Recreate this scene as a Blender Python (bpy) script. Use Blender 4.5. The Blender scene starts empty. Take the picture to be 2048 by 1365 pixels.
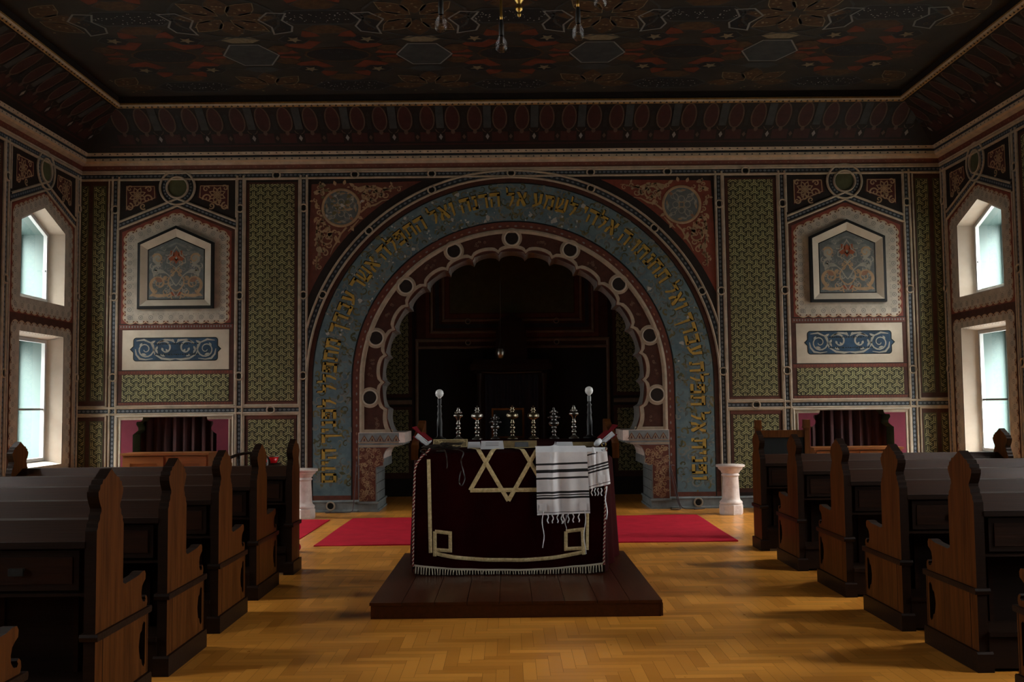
import bpy, math, random
from math import sin, cos, pi, radians, sqrt, atan2, hypot
from mathutils import Matrix, Vector
from mathutils.geometry import tessellate_polygon

random.seed(7)
scene = bpy.context.scene
COL = scene.collection

# ------------------------------------------------------------------ materials
def mat(name, c, rough=0.6, c2=None, scale=6.0, detail=4.0, bump=0.0, bscale=60.0, metal=0.0, spec=0.5,
        stretch=None, lo=0.35, hi=0.65, coat=0.0, sheen=0.0, wave=False):
    m = bpy.data.materials.new(name)
    m.use_nodes = True
    nt = m.node_tree
    b = nt.nodes['Principled BSDF']
    b.inputs['Base Color'].default_value = (*c, 1)
    b.inputs['Roughness'].default_value = rough
    b.inputs['Metallic'].default_value = metal
    b.inputs['Specular IOR Level'].default_value = spec
    b.inputs['Coat Weight'].default_value = coat
    b.inputs['Coat Roughness'].default_value = 0.2
    if sheen:
        b.inputs['Sheen Weight'].default_value = sheen
        b.inputs['Sheen Tint'].default_value = (*c, 1)
    if c2 is not None or bump:
        tc = nt.nodes.new('ShaderNodeTexCoord')
        mp = nt.nodes.new('ShaderNodeMapping')
        if stretch: mp.inputs['Scale'].default_value = stretch
        nt.links.new(tc.outputs['Object'], mp.inputs['Vector'])
    if c2 is not None:
        n = nt.nodes.new('ShaderNodeTexNoise')
        n.inputs['Scale'].default_value = scale
        n.inputs['Detail'].default_value = detail
        n.inputs['Roughness'].default_value = 0.62
        nt.links.new(mp.outputs['Vector'], n.inputs['Vector'])
        r = nt.nodes.new('ShaderNodeValToRGB')
        r.color_ramp.elements[0].position = lo
        r.color_ramp.elements[1].position = hi
        r.color_ramp.elements[0].color = (*c, 1)
        r.color_ramp.elements[1].color = (*c2, 1)
        nt.links.new(n.outputs['Fac'], r.inputs['Fac'])
        nt.links.new(r.outputs['Color'], b.inputs['Base Color'])
    if bump:
        n2 = nt.nodes.new('ShaderNodeTexNoise')
        n2.inputs['Scale'].default_value = bscale
        n2.inputs['Detail'].default_value = 3.0
        nt.links.new(mp.outputs['Vector'], n2.inputs['Vector'])
        bp = nt.nodes.new('ShaderNodeBump')
        bp.inputs['Strength'].default_value = bump
        bp.inputs['Distance'].default_value = 0.01
        nt.links.new(n2.outputs['Fac'], bp.inputs['Height'])
        nt.links.new(bp.outputs['Normal'], b.inputs['Normal'])
    return m

def wood(name, c, c2, rough=0.5, axis='x', coat=0.0):
    st = {'x': (0.6, 9, 9), 'y': (9, 0.6, 9), 'z': (9, 9, 0.6)}[axis]
    return mat(name, c, rough, c2, 3.0, 6.0, 0.12, 8.0, stretch=st, lo=0.3, hi=0.7, coat=coat)

def glass_mat(name, tint=(1, 1, 1)):
    m = bpy.data.materials.new(name); m.use_nodes = True
    nt = m.node_tree; nt.nodes.remove(nt.nodes['Principled BSDF'])
    out = nt.nodes['Material Output']
    tr = nt.nodes.new('ShaderNodeBsdfTransparent'); tr.inputs['Color'].default_value = (*tint, 1)
    gl = nt.nodes.new('ShaderNodeBsdfGlossy'); gl.inputs['Roughness'].default_value = 0.03
    lw = nt.nodes.new('ShaderNodeLayerWeight'); lw.inputs['Blend'].default_value = .5
    pw = nt.nodes.new('ShaderNodeMath'); pw.operation = 'POWER'; pw.inputs[1].default_value = 4.5
    fr = nt.nodes.new('ShaderNodeMath'); fr.operation = 'MULTIPLY_ADD'; fr.inputs[1].default_value = .9; fr.inputs[2].default_value = .05
    nt.links.new(lw.outputs['Facing'], pw.inputs[0]); nt.links.new(pw.outputs[0], fr.inputs[0])
    mx = nt.nodes.new('ShaderNodeMixShader')
    nt.links.new(fr.outputs[0], mx.inputs['Fac'])
    nt.links.new(tr.outputs['BSDF'], mx.inputs[1]); nt.links.new(gl.outputs['BSDF'], mx.inputs[2])
    nt.links.new(mx.outputs['Shader'], out.inputs['Surface'])
    return m

def paint(name, c, k=0.75, scale=9.0, rough=0.65):      # hand-painted plaster with wear
    return mat(name, c, rough, tuple(x * k for x in c), scale, 5.0, 0.05, 70.0)

M = {
 'cream': paint('cream_paint', (0.60, 0.48, 0.34), 0.72),
 'creamlt': paint('pale_cream_paint', (0.66, 0.57, 0.44), 0.82, 4),
 'plaster': mat('cream_plaster', (0.72, 0.62, 0.50), 0.7, (0.62, 0.53, 0.42), 3, 5, 0.05, 40),
 'navy': paint('dark_blue_grey_paint', (0.035, 0.042, 0.05), 0.6),
 'bead': paint('grey_blue_bead_paint', (0.19, 0.21, 0.23), 0.75),
 'brown': paint('red_brown_paint', (0.085, 0.026, 0.014), 0.6),
 'brownlt': paint('brick_brown_paint', (0.17, 0.05, 0.03), 0.7),
 'red': paint('dull_red_paint', (0.25, 0.055, 0.03), 0.7),
 'black': mat('black_paint', (0.008, 0.008, 0.007), 0.6),
 'dark': paint('dark_brown_paint', (0.022, 0.013, 0.009), 0.6),
 'green': mat('green_lattice_light', (0.37, 0.37, 0.22), 0.6, (0.30, 0.28, 0.17), 3, 4, 0.04, 60),
 'greendk': mat('green_lattice_dark', (0.052, 0.054, 0.024), 0.6, (0.036, 0.038, 0.018), 3),
 'olive': paint('olive_paint', (0.10, 0.105, 0.045), 0.7),
 'lace': mat('grey_lace_paint', (0.46, 0.42, 0.35), 0.7, (0.33, 0.30, 0.25), 7, 6, 0.04, 60),
 'laceln': paint('lace_outline_paint', (0.58, 0.40, 0.24), 0.75),
 'lacegr': paint('lace_grey_motif', (0.25, 0.24, 0.22), 0.8),
 'blue': mat('mottled_blue_paint', (0.075, 0.12, 0.15), 0.6, (0.19, 0.25, 0.27), 4.5, 7, 0.06, 40, lo=0.3, hi=0.72),
 'bluegrey': paint('blue_grey_paint', (0.16, 0.19, 0.20), 0.7),
 'vine': paint('grey_green_vine_paint', (0.24, 0.26, 0.23), 0.65),
 'vinegold': paint('faded_gold_vine_paint', (0.20, 0.17, 0.07), 0.7),
 'flake': paint('flaked_white_plaster', (0.58, 0.56, 0.50), 0.75),
 'gold': mat('gold_letter_paint', (0.36, 0.24, 0.04), 0.5, (0.25, 0.17, 0.03), 8),
 'deepblue': mat('deep_blue_paint', (0.025, 0.07, 0.13), 0.55, (0.012, 0.03, 0.05), 5),
 'scroll': paint('pale_scroll_paint', (0.40, 0.38, 0.31), 0.75),
 'tan': paint('tan_scroll_paint', (0.50, 0.33, 0.18), 0.75),
 'pink': paint('salmon_scroll_paint', (0.50, 0.26, 0.15), 0.75),
 'orange': paint('orange_red_paint', (0.36, 0.09, 0.03), 0.8),
 'intra': mat('grey_marbled_plaster', (0.36, 0.34, 0.31), 0.6, (0.24, 0.22, 0.20), 6, 6, 0.05, 50),
 'stone': mat('blue_grey_stone_paint', (0.30, 0.33, 0.33), 0.6, (0.19, 0.21, 0.21), 7, 6, 0.05, 50),
 'marble': mat('pink_white_marble', (0.72, 0.62, 0.56), 0.45, (0.50, 0.38, 0.32), 9, 8, 0.05, 90, lo=0.45, hi=0.75),
 'crimson': mat('crimson_board', (0.30, 0.030, 0.075), 0.7, (0.22, 0.02, 0.055), 2),
 'drape': mat('dark_red_drape_cloth', (0.20, 0.018, 0.012), 0.85, (0.11, 0.01, 0.008), 5, sheen=0.3),
 'teal': mat('pale_teal_window_paint', (0.042, 0.074, 0.067), 0.6),
 'winwhite': mat('white_window_paint', (0.13, 0.14, 0.138), 0.4),
 'wingrey': mat('grey_window_paint', (0.34, 0.35, 0.34), 0.5),
 'wood': wood('dark_walnut_wood', (0.060, 0.022, 0.008), (0.028, 0.011, 0.005), axis='x'),
 'woodend': wood('brown_bench_end_wood', (0.125, 0.050, 0.016), (0.050, 0.019, 0.006), 0.45, 'z'),
 'wooddk': wood('blackened_wood', (0.020, 0.010, 0.006), (0.011, 0.006, 0.004), 0.45, 'x'),
 'oak': wood('reddish_oak_wood', (0.20, 0.075, 0.022), (0.12, 0.042, 0.013), 0.4, 'x'),
 'plat': wood('red_brown_plank_wood', (0.085, 0.026, 0.011), (0.045, 0.015, 0.007), 0.3, 'y', 0.3),
 'rug': mat('red_carpet_pile', (0.42, 0.008, 0.022), 0.95, (0.32, 0.006, 0.016), 5, 3, 0.3, 300, sheen=0.2),
 'velvet': mat('dark_red_velvet', (0.040, 0.0025, 0.004), 0.8, (0.022, 0.0015, 0.002), 3, sheen=0.0),
 'goldtrim': mat('pale_gold_braid', (0.58, 0.47, 0.26), 0.45, (0.40, 0.31, 0.15), 40, 3, 0.5, 90, metal=0.25),
 'fringe': mat('cream_fringe_thread', (0.50, 0.44, 0.33), 0.8),
 'white': mat('white_wool_cloth', (0.74, 0.74, 0.76), 0.8, (0.66, 0.66, 0.69), 8, 4, 0.15, 200),
 'blackcl': mat('black_woven_stripe', (0.010, 0.010, 0.012), 0.8),
 'paper': mat('white_paper', (0.70, 0.71, 0.74), 0.7),
 'ink': mat('grey_ink', (0.12, 0.12, 0.13), 0.7),
 'leather': mat('black_leather', (0.018, 0.013, 0.010), 0.5),
 'leatheru': mat('tan_leather_underside', (0.10, 0.07, 0.045), 0.7),
 'silver': mat('tarnished_silver', (0.55, 0.52, 0.46), 0.28, (0.35, 0.32, 0.27), 12, metal=1.0),
 'silverdk': mat('blackened_silver', (0.16, 0.15, 0.14), 0.32, (0.09, 0.085, 0.08), 12, metal=1.0),
 'brassilv': mat('yellowed_silver', (0.56, 0.46, 0.27), 0.28, (0.34, 0.27, 0.14), 12, metal=1.0),
 'brass': mat('aged_brass', (0.55, 0.36, 0.10), 0.3, (0.30, 0.19, 0.05), 10, metal=1.0),
 'iron': mat('black_iron', (0.012, 0.012, 0.012), 0.5, metal=0.3),
 'opal': mat('opal_bulb_glass', (0.80, 0.80, 0.78), 0.15),
 'bookred': mat('red_book_cloth', (0.24, 0.012, 0.02), 0.6),
 'bookgold': mat('yellow_gilt_cover', (0.26, 0.19, 0.09), 0.5, (0.16, 0.11, 0.05), 22),
 'redplastic': mat('glossy_red_plastic', (0.55, 0.008, 0.012), 0.2),
 'cable': mat('black_red_cable', (0.030, 0.008, 0.008), 0.5),
 'navycloth': mat('dark_blue_cloth', (0.008, 0.010, 0.030), 0.9),
 'ceil': mat('dark_ceiling_paint', (0.050, 0.042, 0.030), 0.7, (0.030, 0.026, 0.020), 3),
 'ceilor': mat('ceiling_orange_paint', (0.30, 0.070, 0.030), 0.7, (0.20, 0.045, 0.02), 6),
 'ceilbl': mat('ceiling_blue_grey_paint', (0.065, 0.072, 0.070), 0.7, (0.04, 0.045, 0.045), 6),
 'ceilln': mat('ceiling_pale_line_paint', (0.26, 0.27, 0.25), 0.7),
 'ceilst': mat('ceiling_star_paint', (0.30, 0.25, 0.15), 0.7, (0.20, 0.16, 0.09), 20),
 'ceildk': mat('ceiling_black_paint', (0.018, 0.018, 0.018), 0.7),
 'ceilbr': mat('ceiling_brown_paint', (0.12, 0.065, 0.025), 0.7, (0.06, 0.03, 0.015), 14),
 'dot': mat('ceiling_white_dots', (0.55, 0.55, 0.52), 0.7),
 'maroon': paint('maroon_paint', (0.12, 0.025, 0.020), 0.7),
 'ovalln': paint('tan_outline_paint', (0.26, 0.17, 0.11), 0.7),
 'plain': mat('plain_dark_wall_paint', (0.12, 0.08, 0.045), 0.8, (0.08, 0.055, 0.03), 2),
 'gilt': mat('gilded_moulding', (0.42, 0.24, 0.07), 0.45, (0.26, 0.14, 0.04), 20),
 'glass': glass_mat('window_glass', (0.97, 0.99, 0.98)),
 'bulbglass': glass_mat('clear_bulb_glass', (0.95, 0.95, 0.95)),
}

# floor planks: each plank is its own island, so hue varies plank by plank
def parquet_mat():
    m = mat('oak_parquet', (0.35, 0.165, 0.045), 0.36, None, coat=0.0)
    nt = m.node_tree; b = nt.nodes['Principled BSDF']
    g = nt.nodes.new('ShaderNodeNewGeometry')
    r = nt.nodes.new('ShaderNodeValToRGB')
    r.color_ramp.elements[0].color = (0.50, 0.182, 0.022, 1)
    r.color_ramp.elements[1].color = (0.76, 0.310, 0.046, 1)
    nt.links.new(g.outputs['Random Per Island'], r.inputs['Fac'])
    tc = nt.nodes.new('ShaderNodeTexCoord')
    n = nt.nodes.new('ShaderNodeTexNoise'); n.inputs['Scale'].default_value = 14; n.inputs['Detail'].default_value = 8
    nt.links.new(tc.outputs['Object'], n.inputs['Vector'])
    mx = nt.nodes.new('ShaderNodeMix'); mx.data_type = 'RGBA'; mx.blend_type = 'MULTIPLY'
    mx.inputs[0].default_value = 0.55
    nt.links.new(r.outputs['Color'], mx.inputs[6]); nt.links.new(n.outputs['Color'], mx.inputs[7])
    gm = nt.nodes.new('ShaderNodeMix'); gm.data_type = 'RGBA'; gm.blend_type = 'MIX'; gm.inputs[0].default_value = 0.6
    nt.links.new(r.outputs['Color'], gm.inputs[6])
    bw = nt.nodes.new('ShaderNodeMix'); bw.data_type = 'RGBA'; bw.blend_type = 'MULTIPLY'; bw.inputs[0].default_value = 0.18
    nt.links.new(r.outputs['Color'], bw.inputs[6]); nt.links.new(n.outputs['Fac'], bw.inputs[7])
    nt.links.new(bw.outputs[2], b.inputs['Base Color'])
    mr = nt.nodes.new('ShaderNodeMapRange'); mr.inputs[3].default_value = 0.24; mr.inputs[4].default_value = 0.36
    nt.links.new(n.outputs['Fac'], mr.inputs[0]); nt.links.new(mr.outputs[0], b.inputs['Roughness'])
    return m
M['parquet'] = parquet_mat()

def tone(keys, k, spec=None):
    for key in keys.split():
        m = M[key]; nt = m.node_tree; b = nt.nodes['Principled BSDF']
        f = k if isinstance(k, tuple) else (k, k, k)
        c = b.inputs['Base Color'].default_value
        b.inputs['Base Color'].default_value = (c[0] * f[0], c[1] * f[1], c[2] * f[2], 1)
        for n in nt.nodes:
            if n.type == 'VALTORGB':
                for e in n.color_ramp.elements:
                    c = e.color; e.color = (c[0] * f[0], c[1] * f[1], c[2] * f[2], 1)
        if spec is not None: b.inputs['Specular IOR Level'].default_value = spec
tone('cream creamlt lace laceln lacegr scroll tan pink bluegrey vine vinegold flake intra stone olive', .50, .2)
tone('green', (.90, .85, .68), .2)
tone('greendk', (.55, .52, .44), .2)
tone('blue', (.40, .44, .43), .2)
tone('gold', (.85, .80, .75), .3)
tone('pink', .7)
tone('navy brown brownlt red dark maroon ovalln orange deepblue crimson black gilt bead', .50, .2)
tone('ceil ceilor ceilbl ceilln ceilst ceildk ceilbr dot', .38, .15)
tone('ceilor', .7)
tone('wood', (.50, .43, .36), .10)
tone('wooddk', (.8, .65, .5), .12)
tone('woodend', (.84, .64, .38), .08)
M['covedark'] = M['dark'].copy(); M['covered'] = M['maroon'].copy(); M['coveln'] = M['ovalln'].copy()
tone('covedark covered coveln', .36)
tone('maroon', .8)
tone('oak', (.85, .8, .65), .22)
tone('plat', (.62, .45, .32), .2)
tone('marble', .75)
tone('drape', (.20, .13, .12))
tone('rug', (.85, .8, .9), .1)
tone('velvet', (.50, .28, .28), .03)
tone('white', 1.16)
tone('paper', .75)
tone('goldtrim', 1.3)
tone('fringe', .95)
tone('opal', .95)
tone('blue', 1.28)
tone('lace', (1.28, 1.24, 1.18))
tone('bluegrey', (1.0, .95, .88))
tone('wood', .85)
tone('cream', .9)
tone('plaster', .50)
tone('bookred', .6, .1)
tone('silver', .62)
tone('brassilv', (.50, .52, .60))
tone('navycloth', .4)
tone('crimson', (.72, .72, .62))

# ------------------------------------------------------------------ mesh builder
class MB:
    def __init__(s, mp=None):
        s.v = []; s.f = []; s.m = []; s.mats = []; s.sm = []
        s.mp = mp or (lambda u, v, w: (u, v, w))
    def mi(s, k):
        if k not in s.mats: s.mats.append(k)
        return s.mats.index(k)
    def face(s, pts, k, smooth=False):
        i = len(s.v); s.v += [s.mp(*p) for p in pts]
        s.f.append(tuple(range(i, i + len(pts)))); s.m.append(s.mi(k)); s.sm.append(smooth)
    def mesh(s, verts, faces, k, smooth=False):
        i = len(s.v); s.v += [s.mp(*p) for p in verts]
        mi = s.mi(k)
        for f in faces:
            s.f.append(tuple(i + q for q in f)); s.m.append(mi); s.sm.append(smooth)
    # flat filled shape (with holes) lying at height w over the mapped surface
    def fill(s, pts, w, k, holes=()):
        loops = [[Vector((p[0], p[1], 0)) for p in l] for l in (pts, *holes)]
        vs = [p for l in (pts, *holes) for p in l]
        if len(pts) <= 4 and not holes:
            s.face([(p[0], p[1], w) for p in pts], k); return
        s.mesh([(p[0], p[1], w) for p in vs], tessellate_polygon(loops), k)
    def rect(s, u0, v0, u1, v1, w, k):
        s.face([(u0, v0, w), (u1, v0, w), (u1, v1, w), (u0, v1, w)], k)
    def disc(s, cu, cv, r, w, k, n=20, r2=None):
        s.face([(cu + r * cos(2 * pi * i / n), cv + (r2 or r) * sin(2 * pi * i / n), w) for i in range(n)], k)
    def slab(s, pts, w0, w1, k, k2=None, holes=()):      # extruded shape
        s.fill(pts, w1, k, holes)
        for l in (pts, *holes):
            n = len(l)
            for i in range(n):
                a, b = l[i], l[(i + 1) % n]
                s.face([(a[0], a[1], w0), (b[0], b[1], w0), (b[0], b[1], w1), (a[0], a[1], w1)], k2 or k)
    def prism(s, pts, w0, w1, k, kedge=None, holes=()):
        s.slab(pts, w0, w1, k, kedge, holes); s.fill(pts, w0, k, holes)
    def offs(s, pts, closed):
        n = len(pts); out = []
        for i in range(n):
            a = pts[i - 1] if (i > 0 or closed) else None
            b = pts[(i + 1) % n] if (i < n - 1 or closed) else None
            p = pts[i]
            d1 = d2 = None
            if a is not None:
                l = hypot(p[0] - a[0], p[1] - a[1]) or 1e-9; d1 = ((p[0] - a[0]) / l, (p[1] - a[1]) / l)
            if b is not None:
                l = hypot(b[0] - p[0], b[1] - p[1]) or 1e-9; d2 = ((b[0] - p[0]) / l, (b[1] - p[1]) / l)
            if d1 is None: d1 = d2
            if d2 is None: d2 = d1
            t = (d1[0] + d2[0], d1[1] + d2[1]); l = hypot(*t)
            if l < 1e-6: t = d1; l = 1
            t = (t[0] / l, t[1] / l); nrm = (-t[1], t[0])
            c = max(0.45, nrm[0] * -d1[1] + nrm[1] * d1[0])
            out.append((nrm[0] / c, nrm[1] / c))
        return out
    def sweep(s, pts, prof, k, closed=False, smooth=False):   # prof: [(offset, height)], k: one or per-segment list
        o = s.offs(pts, closed); n = len(pts); m = len(prof)
        vs = [(p[0] + q[0] * a, p[1] + q[1] * a, h) for p, q in zip(pts, o) for a, h in prof]
        for j in range(m - 1):
            fs = []
            for i in range(n if closed else n - 1):
                i2 = (i + 1) % n
                fs.append((i * m + j, i2 * m + j, i2 * m + j + 1, i * m + j + 1))
            kk = k[j] if isinstance(k, (list, tuple)) else k
            s.mesh_shared(vs, fs, kk, smooth, j == 0)
    def mesh_shared(s, vs, fs, k, smooth, first):
        if first: s._base = len(s.v); s.v += [s.mp(*p) for p in vs]
        mi = s.mi(k)
        for f in fs:
            s.f.append(tuple(s._base + q for q in f)); s.m.append(mi); s.sm.append(smooth)
    def stroke(s, pts, width, w, k, closed=False):            # flat painted ribbon, width may be a list
        n = len(pts); o = s.offs(pts, closed)
        ws = width if isinstance(width, (list, tuple)) else [width] * n
        vs = []
        for p, q, a in zip(pts, o, ws):
            vs += [(p[0] + q[0] * a / 2, p[1] + q[1] * a / 2, w), (p[0] - q[0] * a / 2, p[1] - q[1] * a / 2, w)]
        fs = [(2 * i, 2 * i + 1, 2 * ((i + 1) % n) + 1, 2 * ((i + 1) % n)) for i in range(n if closed else n - 1)]
        s.mesh(vs, fs, k)
    def mould(s, pts, width, h, w, k, closed=False):          # rounded raised moulding
        pr = [(-width / 2, w), (-width * .38, w + h * .7), (0, w + h), (width * .38, w + h * .7), (width / 2, w)]
        s.sweep(pts, pr, k, closed)
    def ring(s, cu, cv, r0, r1, h, w, k, n=28):
        pts = [(cu + (r0 + r1) / 2 * cos(2 * pi * i / n), cv + (r0 + r1) / 2 * sin(2 * pi * i / n)) for i in range(n)]
        s.mould(pts, r1 - r0, h, w, k, True)
    # solids in plain coordinates
    def box(s, x0, y0, z0, x1, y1, z1, k, kt=None):
        v = [(x0, y0, z0), (x1, y0, z0), (x1, y1, z0), (x0, y1, z0), (x0, y0, z1), (x1, y0, z1), (x1, y1, z1), (x0, y1, z1)]
        s.mesh(v, [(0, 3, 2, 1), (0, 1, 5, 4), (1, 2, 6, 5), (2, 3, 7, 6), (3, 0, 4, 7)], k)
        s.mesh(v, [(4, 5, 6, 7)], kt or k)
    def lathe(s, prof, cx, cy, cz, k, n=24, smooth=True):
        vs = []; m = len(prof)
        for i in range(n):
            a = 2 * pi * i / n
            vs += [(cx + r * cos(a), cy + r * sin(a), cz + z) for r, z in prof]
        fs = [(i * m + j, ((i + 1) % n) * m + j, ((i + 1) % n) * m + j + 1, i * m + j + 1) for i in range(n) for j in range(m - 1)]
        s.mesh(vs, fs, k, smooth)
    def tube(s, pts, r, k, n=6, smooth=True):
        P = [Vector(p) for p in pts]; m = len(P); vs = []
        rs = r if isinstance(r, (list, tuple)) else [r] * m
        prev = None
        for i in range(m):
            t = (P[min(i + 1, m - 1)] - P[max(i - 1, 0)]).normalized()
            u = prev - t * prev.dot(t) if prev is not None else t.orthogonal()
            if u.length < 1e-6: u = t.orthogonal()
            u.normalize(); prev = u; w = t.cross(u)
            vs += [tuple(P[i] + (u * cos(2 * pi * j / n) + w * sin(2 * pi * j / n)) * rs[i]) for j in range(n)]
        fs = [(i * n + j, i * n + (j + 1) % n, (i + 1) * n + (j + 1) % n, (i + 1) * n + j) for i in range(m - 1) for j in range(n)]
        fs += [tuple(range(n))[::-1], tuple((m - 1) * n + j for j in range(n))]
        s.mesh(vs, fs, k, smooth)
    def ball(s, cx, cy, cz, r, k, n=14, sz=1.0):
        s.lathe([(max(1e-4, r * sin(pi * j / n)), -r * sz * cos(pi * j / n)) for j in range(n + 1)], cx, cy, cz, k, n + 4)
    def build(s, name, parent=None, loc=None, origin=None):
        me = bpy.data.meshes.new(name)
        org = origin or (0, 0, 0)
        vs = s.v if origin is None else [(p[0] - org[0], p[1] - org[1], p[2] - org[2]) for p in s.v]
        me.from_pydata(vs, [], s.f)
        for k in s.mats: me.materials.append(M[k])
        me.polygons.foreach_set('material_index', s.m)
        me.polygons.foreach_set('use_smooth', s.sm)
        me.update()
        o = bpy.data.objects.new(name, me); COL.objects.link(o)
        if parent: o.parent = parent
        if origin is not None: o.location = org
        if loc is not None: o.location = loc
        return o

def tag(o, label=None, cat=None, group=None, kind=None):
    if label: o['label'] = label
    if cat: o['category'] = cat
    if group: o['group'] = group
    if kind: o['kind'] = kind
    return o
def thing(name, label, cat, loc=(0, 0, 0), rz=0, group=None):
    o = bpy.data.objects.new(name, None); COL.objects.link(o)
    o.empty_display_size = 0.1
    o.location = loc; o.rotation_euler = (0, 0, rz)
    return tag(o, label, cat, group)
def dup(o, parent=None):
    c = o.copy(); COL.objects.link(c)
    if parent: c.parent = parent
    for ch in list(o.children): dup(ch, c)
    return c

def arc(cx, cy, r, a0, a1, n):
    return [(cx + r * cos(a0 + (a1 - a0) * i / n), cy + r * sin(a0 + (a1 - a0) * i / n)) for i in range(n + 1)]
def spiral(cx, cy, r, a0, turns, n=26, rin=0.12):
    return [(cx + (r * (1 - (1 - rin) * i / n)) * cos(a0 + turns * 2 * pi * i / n), cy + (r * (1 - (1 - rin) * i / n)) * sin(a0 + turns * 2 * pi * i / n)) for i in range(n + 1)]
def leaf(x, y, a, L, wd):
    c, sn = cos(a), sin(a)
    pr = [(0, 0), (.2, .32), (.45, .5), (.7, .36), (1, 0), (.7, -.36), (.45, -.5), (.2, -.32)]
    return [(x + c * L * p - sn * wd * q, y + sn * L * p + c * wd * q) for p, q in pr]
def clip(poly, u0, v0, u1, v1):
    for ax, lim, sg in ((0, u0, 1), (0, u1, -1), (1, v0, 1), (1, v1, -1)):
        out = []
        for i in range(len(poly)):
            a, b = poly[i], poly[(i + 1) % len(poly)]
            ia, ib = (a[ax] - lim) * sg >= 0, (b[ax] - lim) * sg >= 0
            if ia: out.append(a)
            if ia != ib:
                t = (lim - a[ax]) / (b[ax] - a[ax])
                out.append((a[0] + (b[0] - a[0]) * t, a[1] + (b[1] - a[1]) * t))
        poly = out
        if len(poly) < 3: return []
    return poly

# ------------------------------------------------------------------ room constants (metres, back wall at y=0, room towards -y)
W, YB, ZC = 6.32, -16.6, 5.30
XC, XS1, XS2, XS3 = 4.905, 3.05, 3.98, 5.81
ARC_Z = 1.860
back = lambda u, v, w: (u, -w, v)
sideR = lambda u, v, w: (W - w, u, v)
sideL = lambda u, v, w: (-W + w, u, v)

def lattice(mb, u0, v0, u1, v1, w, p=0.1215, ph=(0, 0)):     # three-armed interlaced lattice
    mb.rect(u0, v0, u1, v1, w, 'greendk')
    a = p * sqrt(3) / 2
    i0 = int(math.floor(u0 / a)) - 1; i1 = int(math.ceil(u1 / a)) + 1
    for i in range(i0, i1 + 1):
        for j in range(int(v0 / p) - 2, int(v1 / p) + 3):
            cx = i * a + ph[0]; cy = j * p + (p / 2 if i % 2 else 0) + ph[1]
            for L, wd, dw, k in ((.71, .27, .0012, 'green'), (.68, .095, .0024, 'greendk')):
                for ang in (90, 210, 330):
                    t = radians(ang); c, sn = cos(t), sin(t); L1 = L * p; h = wd * p / 2
                    q = [(0, -h), (L1, -h), (L1 + (h * .0), h), (0, h)]
                    if L > .68: q = [(0, -h), (L1 - h * .9, -h), (L1 - h * .1, 0), (L1 - h * .9, h), (0, h)]
                    q = [(cx + c * x - sn * y, cy + sn * x + c * y) for x, y in q]
                    q = clip(q, u0, v0, u1, v1)
                    if q: mb.face([(x, y, w + dw) for x, y in q], k)
            for ang in (90, 210, 330):     # small dark arrow at each arm's end
                t = radians(ang); c, sn = cos(t), sin(t); L1 = .60 * p
                q = [(L1 - .16 * p, -.15 * p), (L1 + .12 * p, 0), (L1 - .16 * p, .15 * p), (L1 - .05 * p, 0)]
                q = [(cx + c * x - sn * y, cy + sn * x + c * y) for x, y in q]
                for tri in ((q[0], q[1], q[3]), (q[1], q[2], q[3])):
                    qq = clip(list(tri), u0, v0, u1, v1)
                    if qq: mb.face([(x, y, w + .003) for x, y in qq], 'greendk')

def beads(mb, a, b, w, step=0.062, size=0.030):
    L = hypot(b[0] - a[0], b[1] - a[1]); n = max(1, int(L / step)); c, sn = (b[0] - a[0]) / L, (b[1] - a[1]) / L
    for i in range(n):
        t = (i + .5) * L / n; x, y = a[0] + c * t, a[1] + sn * t
        h = step * .42; q = [(-h, 0), (-h * .3, size * .5), (h * .3, size * .5), (h, 0), (h * .3, -size * .5), (-h * .3, -size * .5)]
        mb.face([(x + c * p - sn * r, y + sn * p + c * r, w) for p, r in q], 'bead')

def channel(mb, pts, gap=0.052, closed=False, bead=True):  # two cream mouldings with a dark beaded band between
    o = mb.offs(pts, closed)
    for sg in (-1, 1):
        mb.mould([(p[0] + q[0] * gap * sg, p[1] + q[1] * gap * sg) for p, q in zip(pts, o)], 0.036, 0.022, 0.002, 'cream', closed)
    mb.stroke(pts, gap * 2 - .02, 0.004, 'navy', closed)
    if bead:
        for a, b in zip(pts[:-1], pts[1:]): beads(mb, a, b, 0.0065)

def ringlink(mb, cu, cv, a=pi / 2, r=0.066, w=0.0):
    mb.disc(cu, cv, r * .72, 0.012 + w, 'black', 18)
    mb.ring(cu, cv, r * .64, r, 0.022, 0.010 + w, 'cream', 22)

# ------------------------------------------------------------------ lace border and medallion panels (pent bays)
def scallop(poly, n_per, depth):
    out = []; m = len(poly)
    for i in range(m):
        a, b = poly[i], poly[(i + 1) % m]; n = n_per[i]
        L = hypot(b[0] - a[0], b[1] - a[1]); t = ((b[0] - a[0]) / L, (b[1] - a[1]) / L); nr = (t[1], -t[0])
        for j in range(n):
            for q in range(7):
                f = q / 7.0; s = (j + f) * L / n; d = depth * sin(pi * f) ** .7 if q else 0
                out.append((a[0] + t[0] * s + nr[0] * d, a[1] + t[1] * s + nr[1] * d))
    return out

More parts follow.
